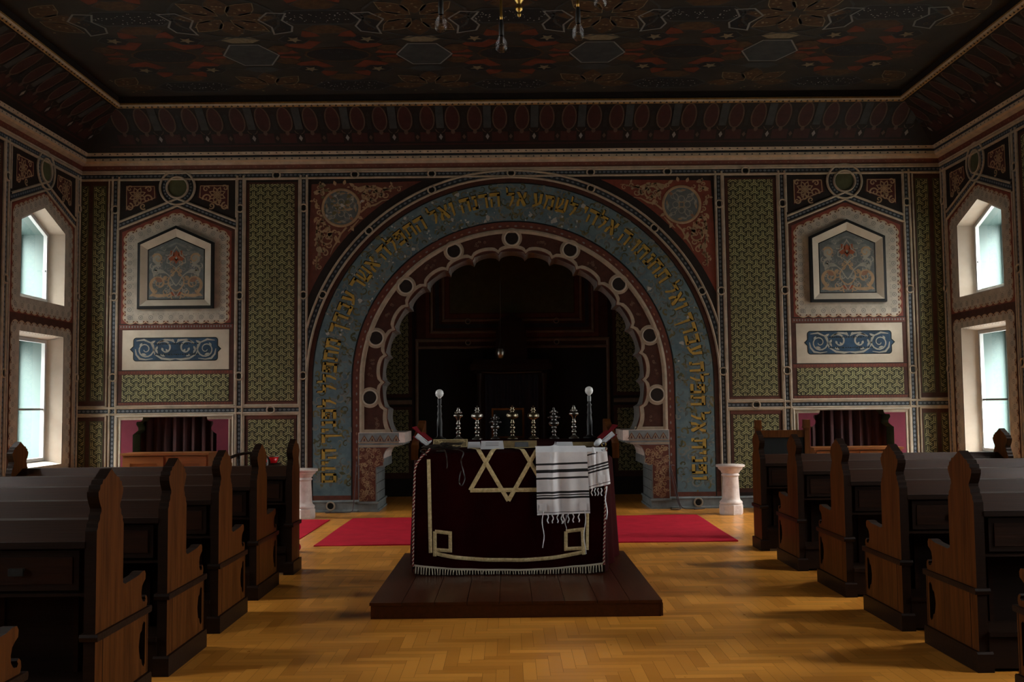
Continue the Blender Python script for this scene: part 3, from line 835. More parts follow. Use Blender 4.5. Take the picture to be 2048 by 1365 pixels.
def inscription():
    bd = MB(back)
    path = leg_arc(2.63, .235, 90)
    bd.stroke(path, .560, .004, 'blue')
    L = [0]
    for a, b in zip(path[:-1], path[1:]): L.append(L[-1] + hypot(b[0] - a[0], b[1] - a[1]))
    def at(s, d, i=[0]):        # point at arc length s, d outward from the middle of the band
        s = max(0.001, min(L[-1] - .001, s))
        lo, hi = 0, len(L) - 1
        while hi - lo > 1:
            md = (lo + hi) // 2
            if L[md] <= s: lo = md
            else: hi = md
        f = (s - L[lo]) / (L[hi] - L[lo]); a, b = path[lo], path[hi]
        x, y = a[0] + (b[0] - a[0]) * f, a[1] + (b[1] - a[1]) * f
        t = atan2(b[1] - a[1], b[0] - a[0])
        # smooth tangent on the arc
        if y > ARC_Z: nx, ny = x / hypot(x, y - ARC_Z), (y - ARC_Z) / hypot(x, y - ARC_Z)
        else: nx, ny = (1, 0) if x > 0 else (-1, 0)
        return (x + nx * d, y + ny * d)
    # pale vines and scrolls under the letters
    rr = random.Random(11)
    cl = lambda d: max(-.268, min(.268, d))
    s = .12; q = 0
    while s < L[-1] - .1:
        for d0 in (-.21, -.10, .02, .13, .22):
            if rr.random() < .12: continue
            wn = rr.uniform(.6, 1.1)
            k = rr.choice(['vine', 'vine', 'vinegold', 'bluegrey', 'vine', 'olive'])
            n = 10; a0 = rr.uniform(0, 6.28); rad = rr.uniform(.04, .085); tn = rr.choice([-1, 1]) * rr.uniform(.5, 1.1)
            q += 1; dz = .0052 + (q % 40) * 1e-5
            sp = spiral(s + rr.uniform(-.06, .06), d0 + rr.uniform(-.04, .04), rad, a0, tn, n)
            bd.stroke([at(p[0], cl(p[1])) for p in sp], [.030 * wn - .020 * wn * i / n for i in range(n + 1)], dz, k)
            if rr.random() < .75:
                lf = leaf(s + rr.uniform(-.09, .09), d0, rr.uniform(0, 6.28), rr.uniform(.05, .11), rr.uniform(.02, .05))
                bd.fill([at(p[0], cl(p[1])) for p in lf], dz + .0005, rr.choice(['vine', 'vinegold', 'bluegrey', 'olive', 'vinegold']))
        s += .085
    # flaked plaster spots, thickest along the left leg and over the crown's inner edge
    for q in range(130):
        if q < 85: s = L[-1] * rr.uniform(.52, .80); d = rr.uniform(-.26, .26)
        elif q < 112: s = L[-1] * rr.uniform(.40, .62); d = rr.uniform(-.27, -.10)
        else: s = L[-1] * rr.uniform(.12, .45); d = rr.uniform(-.25, .25)
        r = rr.uniform(.006, .024) * (1.0 + (rr.random() < .2)); n = 7
        pts = [at(s + r * rr.uniform(.4, 1.2) * cos(6.28 * i / n), max(-.27, min(.27, d + r * rr.uniform(.4, 1.2) * sin(6.28 * i / n)))) for i in range(n)]
        bd.fill(pts, .0062, 'flake')
    bd.build('inscription_band', wall_back)
    # letters: reading from the foot of the right leg over the crown to the left foot
    lt = MB(back)
    tot = sum(sum(H[c][0] + .10 for c in wd) + .34 for wd in TEXT)
    s0, s1 = .17, L[-1] - .09
    sc = (s1 - s0) / tot; ht = .212
    s = s0
    for wd in TEXT:
        for ch in wd:
            wch, shapes = H[ch]
            for shp in shapes:
                for dw, off, k in ((.0072, (.013, .022), 'black'), (.0086, (0, 0), 'gold')):
                    pts = []
                    m = len(shp)
                    for i in range(m):
                        a, b = shp[i], shp[(i + 1) % m]
                        for f in (0, .34, .67):
                            x, y = a[0] + (b[0] - a[0]) * f, a[1] + (b[1] - a[1]) * f
                            # letters run right-to-left: the letter's right side comes first
                            pts.append(at(s + (wch - x) * sc - off[0] * .6, (y - .5) * ht + .045 + off[1] * .6))
                    lt.fill(pts, dw, k)
            s += (wch + .10) * sc
        s += .34 * sc
    lt.build('hebrew_lettering', wall_back)
inscription()

def spandrels():
    for sx in (-1, 1):
        mb = MB(back)
        X = lambda x: sx * x
        # dark ground and red triangle
        ain = [polar(3.125, 12 + (78.5 - 12) * i / 30) for i in range(31)]
        mb.fill([(X(p[0]), p[1]) for p in ain] + [(X(2.995), 4.868)] , .0015, 'dark')
        a2 = [polar(3.235, 24 + (69 - 24) * i / 24) for i in range(25)]
        mb.fill([(X(p[0]), p[1]) for p in a2] + [(X(2.935), 4.785)], .003, 'brownlt' if sx < 0 else 'red')
        k = 'tan'
        c = (X(2.50), 4.43)
        mb.disc(c[0], c[1], .275, .0045, 'bluegrey', 40)
        mb.ring(c[0], c[1], .252, .290, .004, .005, k, 44)
        # medallion: central square, four loops and leaves
        g = .0058
        mb.stroke([(c[0] - .035, c[1] - .035), (c[0] + .035, c[1] - .035), (c[0] + .035, c[1] + .035), (c[0] - .035, c[1] + .035)], .016, g, 'tan', True)
        for q in range(4):
            a = q * pi / 2
            R = lambda x, y: (c[0] + x * cos(a) - y * sin(a), c[1] + x * sin(a) + y * cos(a))
            mb.stroke([R(*p) for p in arc(.085, 0, .045, 0, 2 * pi, 12)[:-1]], .012, g, 'scroll', True)
            mb.stroke([R(*p) for p in spiral(.115, .115, .075, -2.3, 1.1, 16)], [.016 - .008 * i / 16 for i in range(17)], g, 'scroll')
            mb.stroke([R(*p) for p in [(.04, .04), (.10, .12), (.16, .12), (.20, .06)]], .010, g, 'scroll')
            mb.fill([R(*p) for p in leaf(.14, .13, .8, .07, .05)], g + .0008, 'pink' if q % 2 else 'scroll')
            mb.fill([R(*p) for p in leaf(.19, -.02, 1.3, .10, .04)], g + .0008, 'scroll')
            mb.fill([R(*p) for p in leaf(.21, .02, -1.5, .09, .03)], g + .0008, 'tan')
        # scroll tails: towards the crown (left arm) and downwards (right arm)
        def tail(P0, dirx, diry):
            pass
        def SP(x, z, r, a0, t, w0=.036, w1=.012, n=22):
            mb.stroke(spiral(X(x), z, r, a0 if sx > 0 else pi - a0, t * sx, n), [w0 + (w1 - w0) * i / n for i in range(n + 1)], .0048, k)
        def LF(x, z, a, L, wd): mb.fill(leaf(X(x), z, a if sx > 0 else pi - a, L, wd), .0052, k)
        SP(2.05, 4.60, .135, -.4, 1.35); SP(1.84, 4.62, .085, 2.6, -1.2, .028); SP(1.66, 4.695, .045, .3, 1.2, .018, .008)
        SP(2.70, 3.98, .135, 1.9, -1.35); SP(2.74, 3.76, .085, -1.0, 1.2, .028); SP(2.815, 3.56, .045, 1.4, -1.2, .018, .008)
        mb.stroke([(X(2.28), 4.71), (X(2.14), 4.745), (X(1.98), 4.735), (X(1.9), 4.70), (X(1.78), 4.70), (X(1.66), 4.74), (X(1.60), 4.735)], [.03, .03, .02, .025, .018, .014, .006], .0048, k)
        mb.stroke([(X(2.22), 4.36), (X(2.12), 4.44), (X(2.00), 4.47), (X(1.9), 4.53), (X(1.80), 4.545)], [.03, .022, .028, .016, .008], .0048, k)
        mb.stroke([(X(2.83), 4.22), (X(2.86), 4.08), (X(2.85), 3.92), (X(2.82), 3.84), (X(2.84), 3.70), (X(2.87), 3.58), (X(2.865), 3.51)], [.03, .03, .02, .025, .018, .014, .006], .0048, k)
        mb.stroke([(X(2.42), 4.14), (X(2.50), 4.05), (X(2.56), 3.93), (X(2.62), 3.84), (X(2.66), 3.74)], [.03, .022, .028, .016, .008], .0048, k)
        mb.stroke([(X(2.24), 4.25), (X(2.32), 4.16), (X(2.40), 4.08)], [.012, .03, .012], .0048, k)
        for x, z, a, L, wd in ((2.24, 4.66, 2.4, .14, .07), (2.12, 4.52, 4.2, .11, .06), (1.92, 4.66, 1.0, .09, .06), (2.30, 4.74, .6, .10, .05), (2.72, 4.76, .3, .12, .06), (2.80, 4.70, -.6, .12, .07), (2.86, 4.52, -1.5, .11, .05), (2.86, 4.30, -1.2, .10, .05), (2.60, 3.98, 3.8, .11, .06), (2.66, 4.10, 4.8, .12, .07), (2.80, 3.86, -1.2, .10, .06), (2.26, 4.30, 3.6, .09, .05), (2.36, 4.16, 4.2, .09, .05), (2.02, 4.58, 1.6, .10, .05), (2.72, 4.02, 2.8, .10, .05), (1.86, 4.60, 1.0, .06, .04), (2.73, 3.78, .4, .06, .04), (2.46, 4.77, 1.8, .08, .05), (2.58, 4.76, 1.2, .08, .05)):
            LF(x, z, a, L, wd)
        rr = random.Random(31)
        zz = 3.56
        while zz < 4.76:
            xx = 1.70
            while xx < 2.90:
                x, z = xx + rr.uniform(-.025, .025), zz + rr.uniform(-.025, .025)
                ra = hypot(x, z - ARC_Z)
                if ra > 3.33 and z < 4.745 and x < 2.885 and hypot(x - 2.5, z - 4.43) > .325:
                    SP(x, z, rr.uniform(.030, .046), rr.uniform(0, 6.28), rr.choice([-1, 1]) * rr.uniform(.8, 1.2), .020, .009, 10)
                    if rr.random() < .8: LF(x + rr.uniform(-.04, .04), z + rr.uniform(-.04, .04), rr.uniform(0, 6.28), .06, .032)
                xx += .082
            zz += .082
        if sx < 0:          # worn, flaked left medallion
            rr = random.Random(5)
            for q in range(90):
                x, z = c[0] + rr.gauss(0.02, .17), c[1] + rr.gauss(.06, .15)
                if z > 4.76 or x < -2.92 or hypot(x, z - ARC_Z) < 3.26: continue
                r = rr.uniform(.012, .05)
                mb.fill([(x + r * rr.uniform(.4, 1.1) * cos(6.28 * i / 8), z + r * rr.uniform(.3, .8) * sin(6.28 * i / 8)) for i in range(8)], .0068 + q * 2e-6, rr.choice(['vinegold', 'bluegrey', 'flake', 'tan', 'vine', 'vinegold']))
        mb.build('arch_spandrel', wall_back)
spandrels()

def back_trim():
    tr = MB(back)
    # top channel and mid channels
    hstrip(tr, -W, W, 4.925, [0.0, -1.17, 1.17, -2.30, 2.30, -3.45, 3.45])
    for sx in (-1, 1):
        for x in (XS1, XS2, XS3): vstrip(tr, sx * x)
        hstrip(tr, sx * 3.10, sx * W, 1.480, [sx * 3.52])
        # dark grounds around strips
    tag(tr.build('trim_1'), kind='structure')
    for sx in (-1, 1):
        c = sx * XC
        p = MB(back); pent_bay(p, c); p.build('gabled_panel', wall_back)
        p = MB(back); pent_lower(p, c, 1.0); p.build('lace_border', wall_back)
        p = MB(back); blind_niche(p, c); p.build('blind_niche', wall_back)
        p = MB(back); green_bay(p, sx * 3.515); p.build('green_lattice', wall_back)
        # corner: two olive panels
        p = MB(back)
        x0, x1 = (5.86, W) if sx > 0 else (-W, -5.86)
        p.rect(x0, 1.54, x1, 4.87, .0012, 'brown'); p.rect(x0, .17, x1, 1.42, .0012, 'brown')
        for a, b in ((5.945, 6.14), (6.20, 6.31)):
            for z0, z1 in ((1.63, 4.79), (.26, 1.34)):
                aa, bb = (a, b) if sx > 0 else (-b, -a)
                p.rect(aa, z0, bb, z1, .002, 'olive')
                lattice(p, aa + .02, z0 + .02, bb - .02, z1 - .02, .003)
        for x in (5.905,): p.mould([(sx * x, 1.545), (sx * x, 4.872), (sx * W, 4.872)], .030, .02, .002, 'cream')
        p.mould([(sx * 5.905, 1.545), (sx * W, 1.545)], .034, .02, .002, 'cream')
        p.mould([(sx * W, 1.415), (sx * 5.905, 1.415), (sx * 5.905, .18)], .034, .02, .002, 'cream')
        p.build('corner_panel', wall_back)
        # niche frame and crimson board with the stepped opening
        p = MB(back)
        hole = niche_holes[0 if sx < 0 else 1]
        fr = [(c - .865, .18), (c + .865, .18), (c + .865, 1.42), (c - .865, 1.42)]
        inn = [(c - .776, .25), (c + .776, .25), (c + .776, 1.352), (c - .776, 1.352)]
        p.fill(fr, .004, 'cream', (hole,))
        p.fill([(q[0], q[1] if q[1] < 1.36 else 1.352) for q in inn], .006, 'crimson', ([(q[0], min(q[1], 1.3518)) for q in hole],))
        p.mould([(c - .845, .18), (c - .845, 1.408), (c + .845, 1.408), (c + .845, .18)], .036, .024, .004, 'creamlt')
        p.mould([(c + .79, 1.353), (c + .79, .18)], .022, .014, .004, 'creamlt')
        p.mould([(c - .79, .18), (c - .79, 1.353)], .022, .014, .004, 'creamlt')
        p.build('niche_surround', wall_back)
    # base moulding
    b = MB(back)
    for x0, x1 in ((-W, -2.235), (2.235, W)):
        b.sweep([(x0, 0), (x1, 0)], [(.17, .001), (.165, .03), (.145, .045), (.13, .03), (.035, .03), (.02, .05), (0, .05)], ['stone', 'stone', 'stone', 'stone', 'stone', 'stone'])
    for sx in (-1, 1): ringlink(b, sx * 2.645, .088, r=.07, w=.03)
    o = b.build('baseboard_back'); tag(o, kind='structure')
back_trim()

# piers carrying the arch: capital, corbel, patterned face and coursed reveal
def piers():
    for sx in (-1, 1):
        mb = MB(); X = lambda x: sx * x
        def bx(x0, y0, z0, x1, y1, z1, k): mb.box(min(X(x0), X(x1)), y0, z0, max(X(x0), X(x1)), y1, z1, k)
        bx(1.985, -.02, .12, 2.25, .95, .72, 'stone')
        bx(1.875, -.022, .64, 2.25, .95, .76, 'stone')
        # corbel curve under the capital
        prof = [(1.885, .745), (1.88, .80), (1.86, .86), (1.82, .905), (1.765, .935), (1.74, .95), (1.70, .975)]
        pts = prof + [(2.25, .975), (2.25, .745)]
        n = len(pts)
        vs = [(X(x), y, z) for y in (-.024, .95) for x, z in pts]
        mb.mesh(vs, [tuple(range(n)), tuple(range(n, 2 * n))[::-1]], 'stone')
        mb.mesh(vs, [(i, (i + 1) % n, n + (i + 1) % n, n + i) for i in range(n)], 'marble')
        bx(1.575, -.035, .985, 2.245, .95, 1.135, 'marble')
        bx(1.60, -.030, .955, 2.245, .95, .987, 'stone')
        bx(1.68, -.028, .93, 2.245, .95, .957, 'cream')
        # base
        bx(1.955, -.05, 0, 2.26, .98, .03, 'stone'); bx(1.97, -.035, .03, 2.25, .97, .12, 'stone'); bx(1.955, -.05, .115, 2.26, .98, .145, 'stone')
        o = mb.build('arch_pier', wall_back)
        fc = MB(back)      # painted front face
        face = [(X(x), z) for x, z in [(2.235, .15), (2.0, .15), (2.0, .635), (1.89, .665), (1.895, .74), (1.885, .82), (1.85, .89), (1.80, .92), (2.235, .92)]]
        fc.fill(face, .026, 'brownlt')
        rr = random.Random(21 + sx)
        for q in range(150):
            x = rr.uniform(1.90, 2.22); z = rr.uniform(.17, .90)
            if x < 2.02 and z < .66: continue
            if x < 1.95 and z > .84: continue
            fc.stroke(spiral(X(x), z, rr.uniform(.022, .04), rr.uniform(0, 6.28), rr.choice([-1, 1]) * 1.1, 10), [.012 - .006 * i / 10 for i in range(11)], .0275 + q * 3e-6, 'pink' if rr.random() < .6 else 'tan')
        # capital: painted zigzag arches
        fc.rect(min(X(1.66), X(2.24)), .99, max(X(1.66), X(2.24)), 1.13, .0365, 'stone')
        for i in range(5):
            x = 1.70 + i * .115
            for rad, k in ((.052, 'brownlt'), (.026, 'tan')):
                fc.stroke([(X(x - rad), 1.005), (X(x - rad * .5), 1.05), (X(x), 1.075 + rad * .3), (X(x + rad * .5), 1.05), (X(x + rad), 1.005)], .010, .038, k)
            fc.fill(leaf(X(x), 1.005, pi / 2, .05, .022), .038, 'brownlt')
        fc.stroke([(X(1.66), .992), (X(2.24), .992)], .010, .039, 'tan')
        fc.build('pier_painting', wall_back)
        cs = MB()           # joint lines on the reveal
        for z in (.26, .40, .54):
            cs.box(min(X(1.984), X(1.986)), -.018, z, max(X(1.982), X(1.986)), .94, z + .008, 'dark')
        cs.build('stone_joint', wall_back)
piers()

# apse behind the arch
def apse():
    mb = MB()
    X, Y0, Y1, Z = 2.4, .70, 2.4, 4.4
    for sx in (-1, 1): mb.face([(sx * X, 0.0, 0), (sx * X, Y1, 0), (sx * X, Y1, Z), (sx * X, 0.0, Z)], 'olive')
    mb.face([(-X, Y1, 0), (X, Y1, 0), (X, Y1, Z), (-X, Y1, Z)], 'dark')
    mb.face([(-X, 0, Z), (X, 0, Z), (X, Y1, Z), (-X, Y1, Z)], 'dark')
    # wall return behind the arch face (thickness of the arch)
    o = mb.build('wall_apse'); tag(o, kind='structure')
    p = MB(lambda u, v, w: (u, Y1 - w, v))
    # large upper panel, framed by mouldings
    p.rect(-1.62, 2.47, 1.62, 4.3, .002, 'brown')
    p.rect(-1.05, 3.08, 1.05, 4.2, .006, 'olive')
    for off, k in ((0, 'brownlt'), (.07, 'cream'), (.17, 'navy'), (.27, 'cream'), (.33, 'brownlt')):
        q = [(-1.10 - off, 4.3), (-1.10 - off, 3.03 - off), (1.10 + off, 3.03 - off), (1.10 + off, 4.3)]
        if k == 'cream': p.mould(q, .05, .02, .004, 'ovalln')
        else: p.stroke(q, .07, .004, k)
    for x in (-.75, .75):
        for z in (2.94, 2.58): ringlink(p, x, z, r=.05)
    p.mould([(-1.62, 0.2), (-1.62, 2.62), (1.62, 2.62), (1.62, .2)], .06, .025, .004, 'ovalln')
    p.mould([(-1.62, 2.50), (1.62, 2.50)], .05, .025, .004, 'ovalln')
    for sx in (-1, 1):
        a, b = (1.70, 2.36) if sx > 0 else (-2.36, -1.70)
        p.rect(a, 1.66, b, 3.6, .003, 'brown'); lattice(p, a + .06, 1.72, b - .06, 3.5, .005)
        p.rect(a, .3, b, 1.5, .003, 'brown'); lattice(p, a + .06, .4, b - .06, 1.45, .005)
        p.mould([(a, 1.58), (b, 1.58)], .08, .03, .003, 'ovalln')
        # dark doorways beside the ark
        d0, d1 = (.64, 1.56) if sx > 0 else (-1.60, -.72)
        p.rect(d0, 0, d1, 2.46, .010, 'black')
    tag(p.build('apse_decoration', o), kind='structure')
apse()

def ark():
    t = thing('torah_ark', 'black wooden ark cabinet standing in the dark apse behind the arch', 'ark', (-.02, 2.05, 0))
    b = MB()
    b.box(-.64, -.02, 0, .64, .32, .22, 'wooddk')
    b.box(-.60, .02, .22, .60, .32, 2.10, 'wooddk')
    b.box(-.68, -.06, 2.10, .68, .33, 2.20, 'wooddk'); b.box(-.64, -.02, 2.20, .64, .33, 2.27, 'wooddk')
    b.build('body', t)
    for sx in (-1, 1):
        c = MB(); c.lathe([(.07, 0), (.07, .08), (.05, .12), (.048, 1.6), (.065, 1.68), (.075, 1.74), (.075, 1.80)], sx * .54, -.02, .24, 'wooddk', 18); c.build('column', t)
    p = MB(); p.prism([(-.27, 2.27), (.27, 2.27), (.25, 2.75), (.18, 2.95), (0, 3.04), (-.18, 2.95), (-.25, 2.75)], -.30, -.05, 'wooddk')
    p.v = [(x, -z, y) for x, y, z in p.v]; p.build('crest', t)
    c = MB(); n = 40
    c.mesh([(-.44 + .88 * i / n, -.01 + .02 * sin(i * 1.4), z) for i in range(n + 1) for z in (.25, 2.02)], [(2 * i, 2 * i + 2, 2 * i + 3, 2 * i + 1) for i in range(n)], 'navycloth', True)
    c.build('curtain', t)
    l = MB(); l.tube([(-.50, -.03, 2.06), (-.2, -.03, 2.045), (.1, -.03, 2.05), (.5, -.03, 2.06)], .008, 'ovalln'); l.build('curtain_rail', t)
ark()
def eternal_light():
    t = thing('hanging_lamp', 'small glass and metal lamp hanging before the ark under the arch', 'lamp', (-.19, 1.2, 2.30))
    g = MB(); g.lathe([(.01, -.06), (.05, -.05), (.075, 0), (.08, .05), (.06, .10)], 0, 0, 0, 'silver', 16); g.build('bowl', t)
    c = MB(); c.tube([(0, 0, .10), (0, 0, 2.09)], .005, 'iron', 5)
    for a in range(3): c.tube([(.06 * cos(a * 2.1), .06 * sin(a * 2.1), .1), (0, 0, .3)], .003, 'iron', 4)
    c.build('chain', t)
eternal_light()

# ================================================================== SIDE WALLS, WINDOWS
BAYS = [-1.14 - 3.05 * k for k in range(5)]
OW, UZ0, UZS, UZA, LZ0, LZ1 = .65, 2.97, 3.99, 4.24, .76, 2.53
WT = .21     # depth of the splayed reveal
def side_wall(sx):
    mp = sideR if sx > 0 else sideL
    mb = MB(mp)
    nm = 'wall_right' if sx > 0 else 'wall_left'
    ys = sorted(BAYS)
    prev = YB
    top = ZC + .6
    for c in ys:
        mb.rect(prev, 0, c - OW, top, 0, 'brown')
        mb.rect(c - OW, 0, c + OW, LZ0, 0, 'brown')
        mb.rect(c - OW, LZ1, c + OW, UZ0, 0, 'brown')
        mb.fill([(c - OW, UZS), (c, UZA), (c + OW, UZS), (c + OW, top), (c - OW, top)], 0, 'brown')
        prev = c + OW
    mb.rect(prev, 0, 0.0, top, 0, 'brown')
    wl = mb.build(nm); tag(wl, kind='structure')
    tr = MB(mp)
    hstrip(tr, YB, 0, 4.925)
    for i, c in enumerate(BAYS):
        k = 1.10
        p = MB(mp); pent_bay(p, c, k, True)
        # lace round the upper opening
        up_o = pent(.735 * 1.15, 2.80, 4.07, 4.40, c)
        lace(p, up_o, pent(OW, UZ0, UZS, UZA, c), [10, 9, 7, 7, 9], .006)
        lo_o = [(c - .845, .55), (c + .845, .55), (c + .845, 2.62), (c - .845, 2.62)]
        lace(p, lo_o, [(c - OW, LZ0), (c + OW, LZ0), (c + OW, LZ1), (c - OW, LZ1)], [10, 13, 10, 13], .006)
        p.rect(c - .95, .17, c + .95, .50, .003, 'brownlt')
        p.build('window_surround', wl)
        # strips both sides, then green lattice bay
        for s in (c - 1.05, c + 1.05):
            if s < -.02 and s > YB: vstrip(tr, s)
        if i < len(BAYS) - 1 or True:
            g0, g1 = c - 2.0, c - 1.10
            if g0 > YB:
                q = MB(mp)
                q.rect(g0, 1.50, g1, 4.87, .0012, 'dark'); q.rect(g0 + .06, 1.57, g1 - .06, 4.82, .002, 'brown')
                lattice(q, g0 + .12, 1.62, g1 - .12, 4.78, .003)
                q.rect(g0, .17, g1, 1.42, .0012, 'dark'); lattice(q, g0 + .12, .28, g1 - .12, 1.34, .003)
                for x in (g0 + .02, g1 - .02): q.mould([(x, .18), (x, 4.872)], .034, .02, .002, 'cream')
                for z in (1.415, 1.545): q.mould([(g0, z), (g1, z)], .034, .02, .002, 'cream')
                q.build('green_lattice', wl)
    tag(tr.build('trim_2' if sx > 0 else 'trim_3'), kind='structure')
    b = MB(mp)
    b.sweep([(YB, 0), (0, 0)], [(.17, .001), (.165, .03), (.145, .045), (.13, .03), (.035, .03), (.02, .05), (0, .05)], 'stone')
    tag(b.build('baseboard_right' if sx > 0 else 'baseboard_left'), kind='structure')
    # windows
    for i, c in enumerate(BAYS):
        n = i + 1 + (5 if sx > 0 else 0)
        w = MB(mp)
        GW = .545
        uo = pent(OW, UZ0, UZS, UZA, c); ui = pent(GW, UZ0 + .04, UZS - .02, UZA - .045, c)
        lo = [(c - OW, LZ0), (c + OW, LZ0), (c + OW, LZ1), (c - OW, LZ1)]; li = [(c - GW, LZ0 + .05), (c + GW, LZ0 + .05), (c + GW, LZ1 - .05), (c - GW, LZ1 - .05)]
        for a, b_ in ((uo, ui), (lo, li)):
            m = len(a)
            for j in range(m):
                q = (j + 1) % m
                w.face([(a[j][0], a[j][1], 0), (a[q][0], a[q][1], 0), (b_[q][0], b_[q][1], -WT), (b_[j][0], b_[j][1], -WT)], 'plaster')
                w.face([(b_[j][0], b_[j][1], -WT), (b_[q][0], b_[q][1], -WT), (b_[q][0], b_[q][1], -WT - .42), (b_[j][0], b_[j][1], -WT - .42)], 'teal')
        o = w.build('window_%d' % n); tag(o, kind='structure')
        fr = MB(mp)
        def frame(poly, w0, wd, th, k):
            fr.sweep(poly, [(-.001, w0 - th), (-.001, w0), (wd, w0), (wd, w0 - th)], k, True)
        frame(ui, -WT + .02, .045, .05, 'wingrey'); frame(li, -WT + .02, .045, .05, 'wingrey')
        frame(ui, -WT - .36, .06, .05, 'winwhite'); frame(li, -WT - .36, .06, .05, 'winwhite')
        zt = 1.52
        def bar(u0, v0, u1, v1, w0, w1, k='winwhite'):
            fr.slab([(u0, v0), (u1, v0), (u1, v1), (u0, v1)], w0, w1, k)
        bar(c - GW + .04, zt - .014, c + GW - .04, zt + .014, -WT - .02, -WT + .01)
        bar(c + GW * .72, 3.42, c + GW * .78, 3.45, -WT + .01, -WT + .05)
        fr.build('window_frame', o)
        g = MB(mp)
        g.fill(ui, -WT - .005, 'glass'); g.fill(li, -WT - .005, 'glass')
        g.build('window_pane', o)
        # daylight portal: guides sampling of the sky through this opening
        ld = bpy.data.lights.new('window_portal', 'AREA'); ld.shape = 'RECTANGLE'
        ld.size, ld.size_y = 1.2, 3.6
        ld.cycles.is_portal = True
        lo_ = bpy.data.objects.new('window_portal', ld); COL.objects.link(lo_)
        p = mp(c, 2.5, -WT - .46); lo_.location = p
        lo_.rotation_euler = (pi / 2, 0, pi / 2) if sx > 0 else (pi / 2, 0, -pi / 2)
    return wl
wall_right = side_wall(1); wall_left = side_wall(-1)

wf = MB()
wf.face([(-W, YB, 0), (W, YB, 0), (W, YB, 5.9), (-W, YB, 5.9)], 'plain')
tag(wf.build('wall_front'), kind='structure')

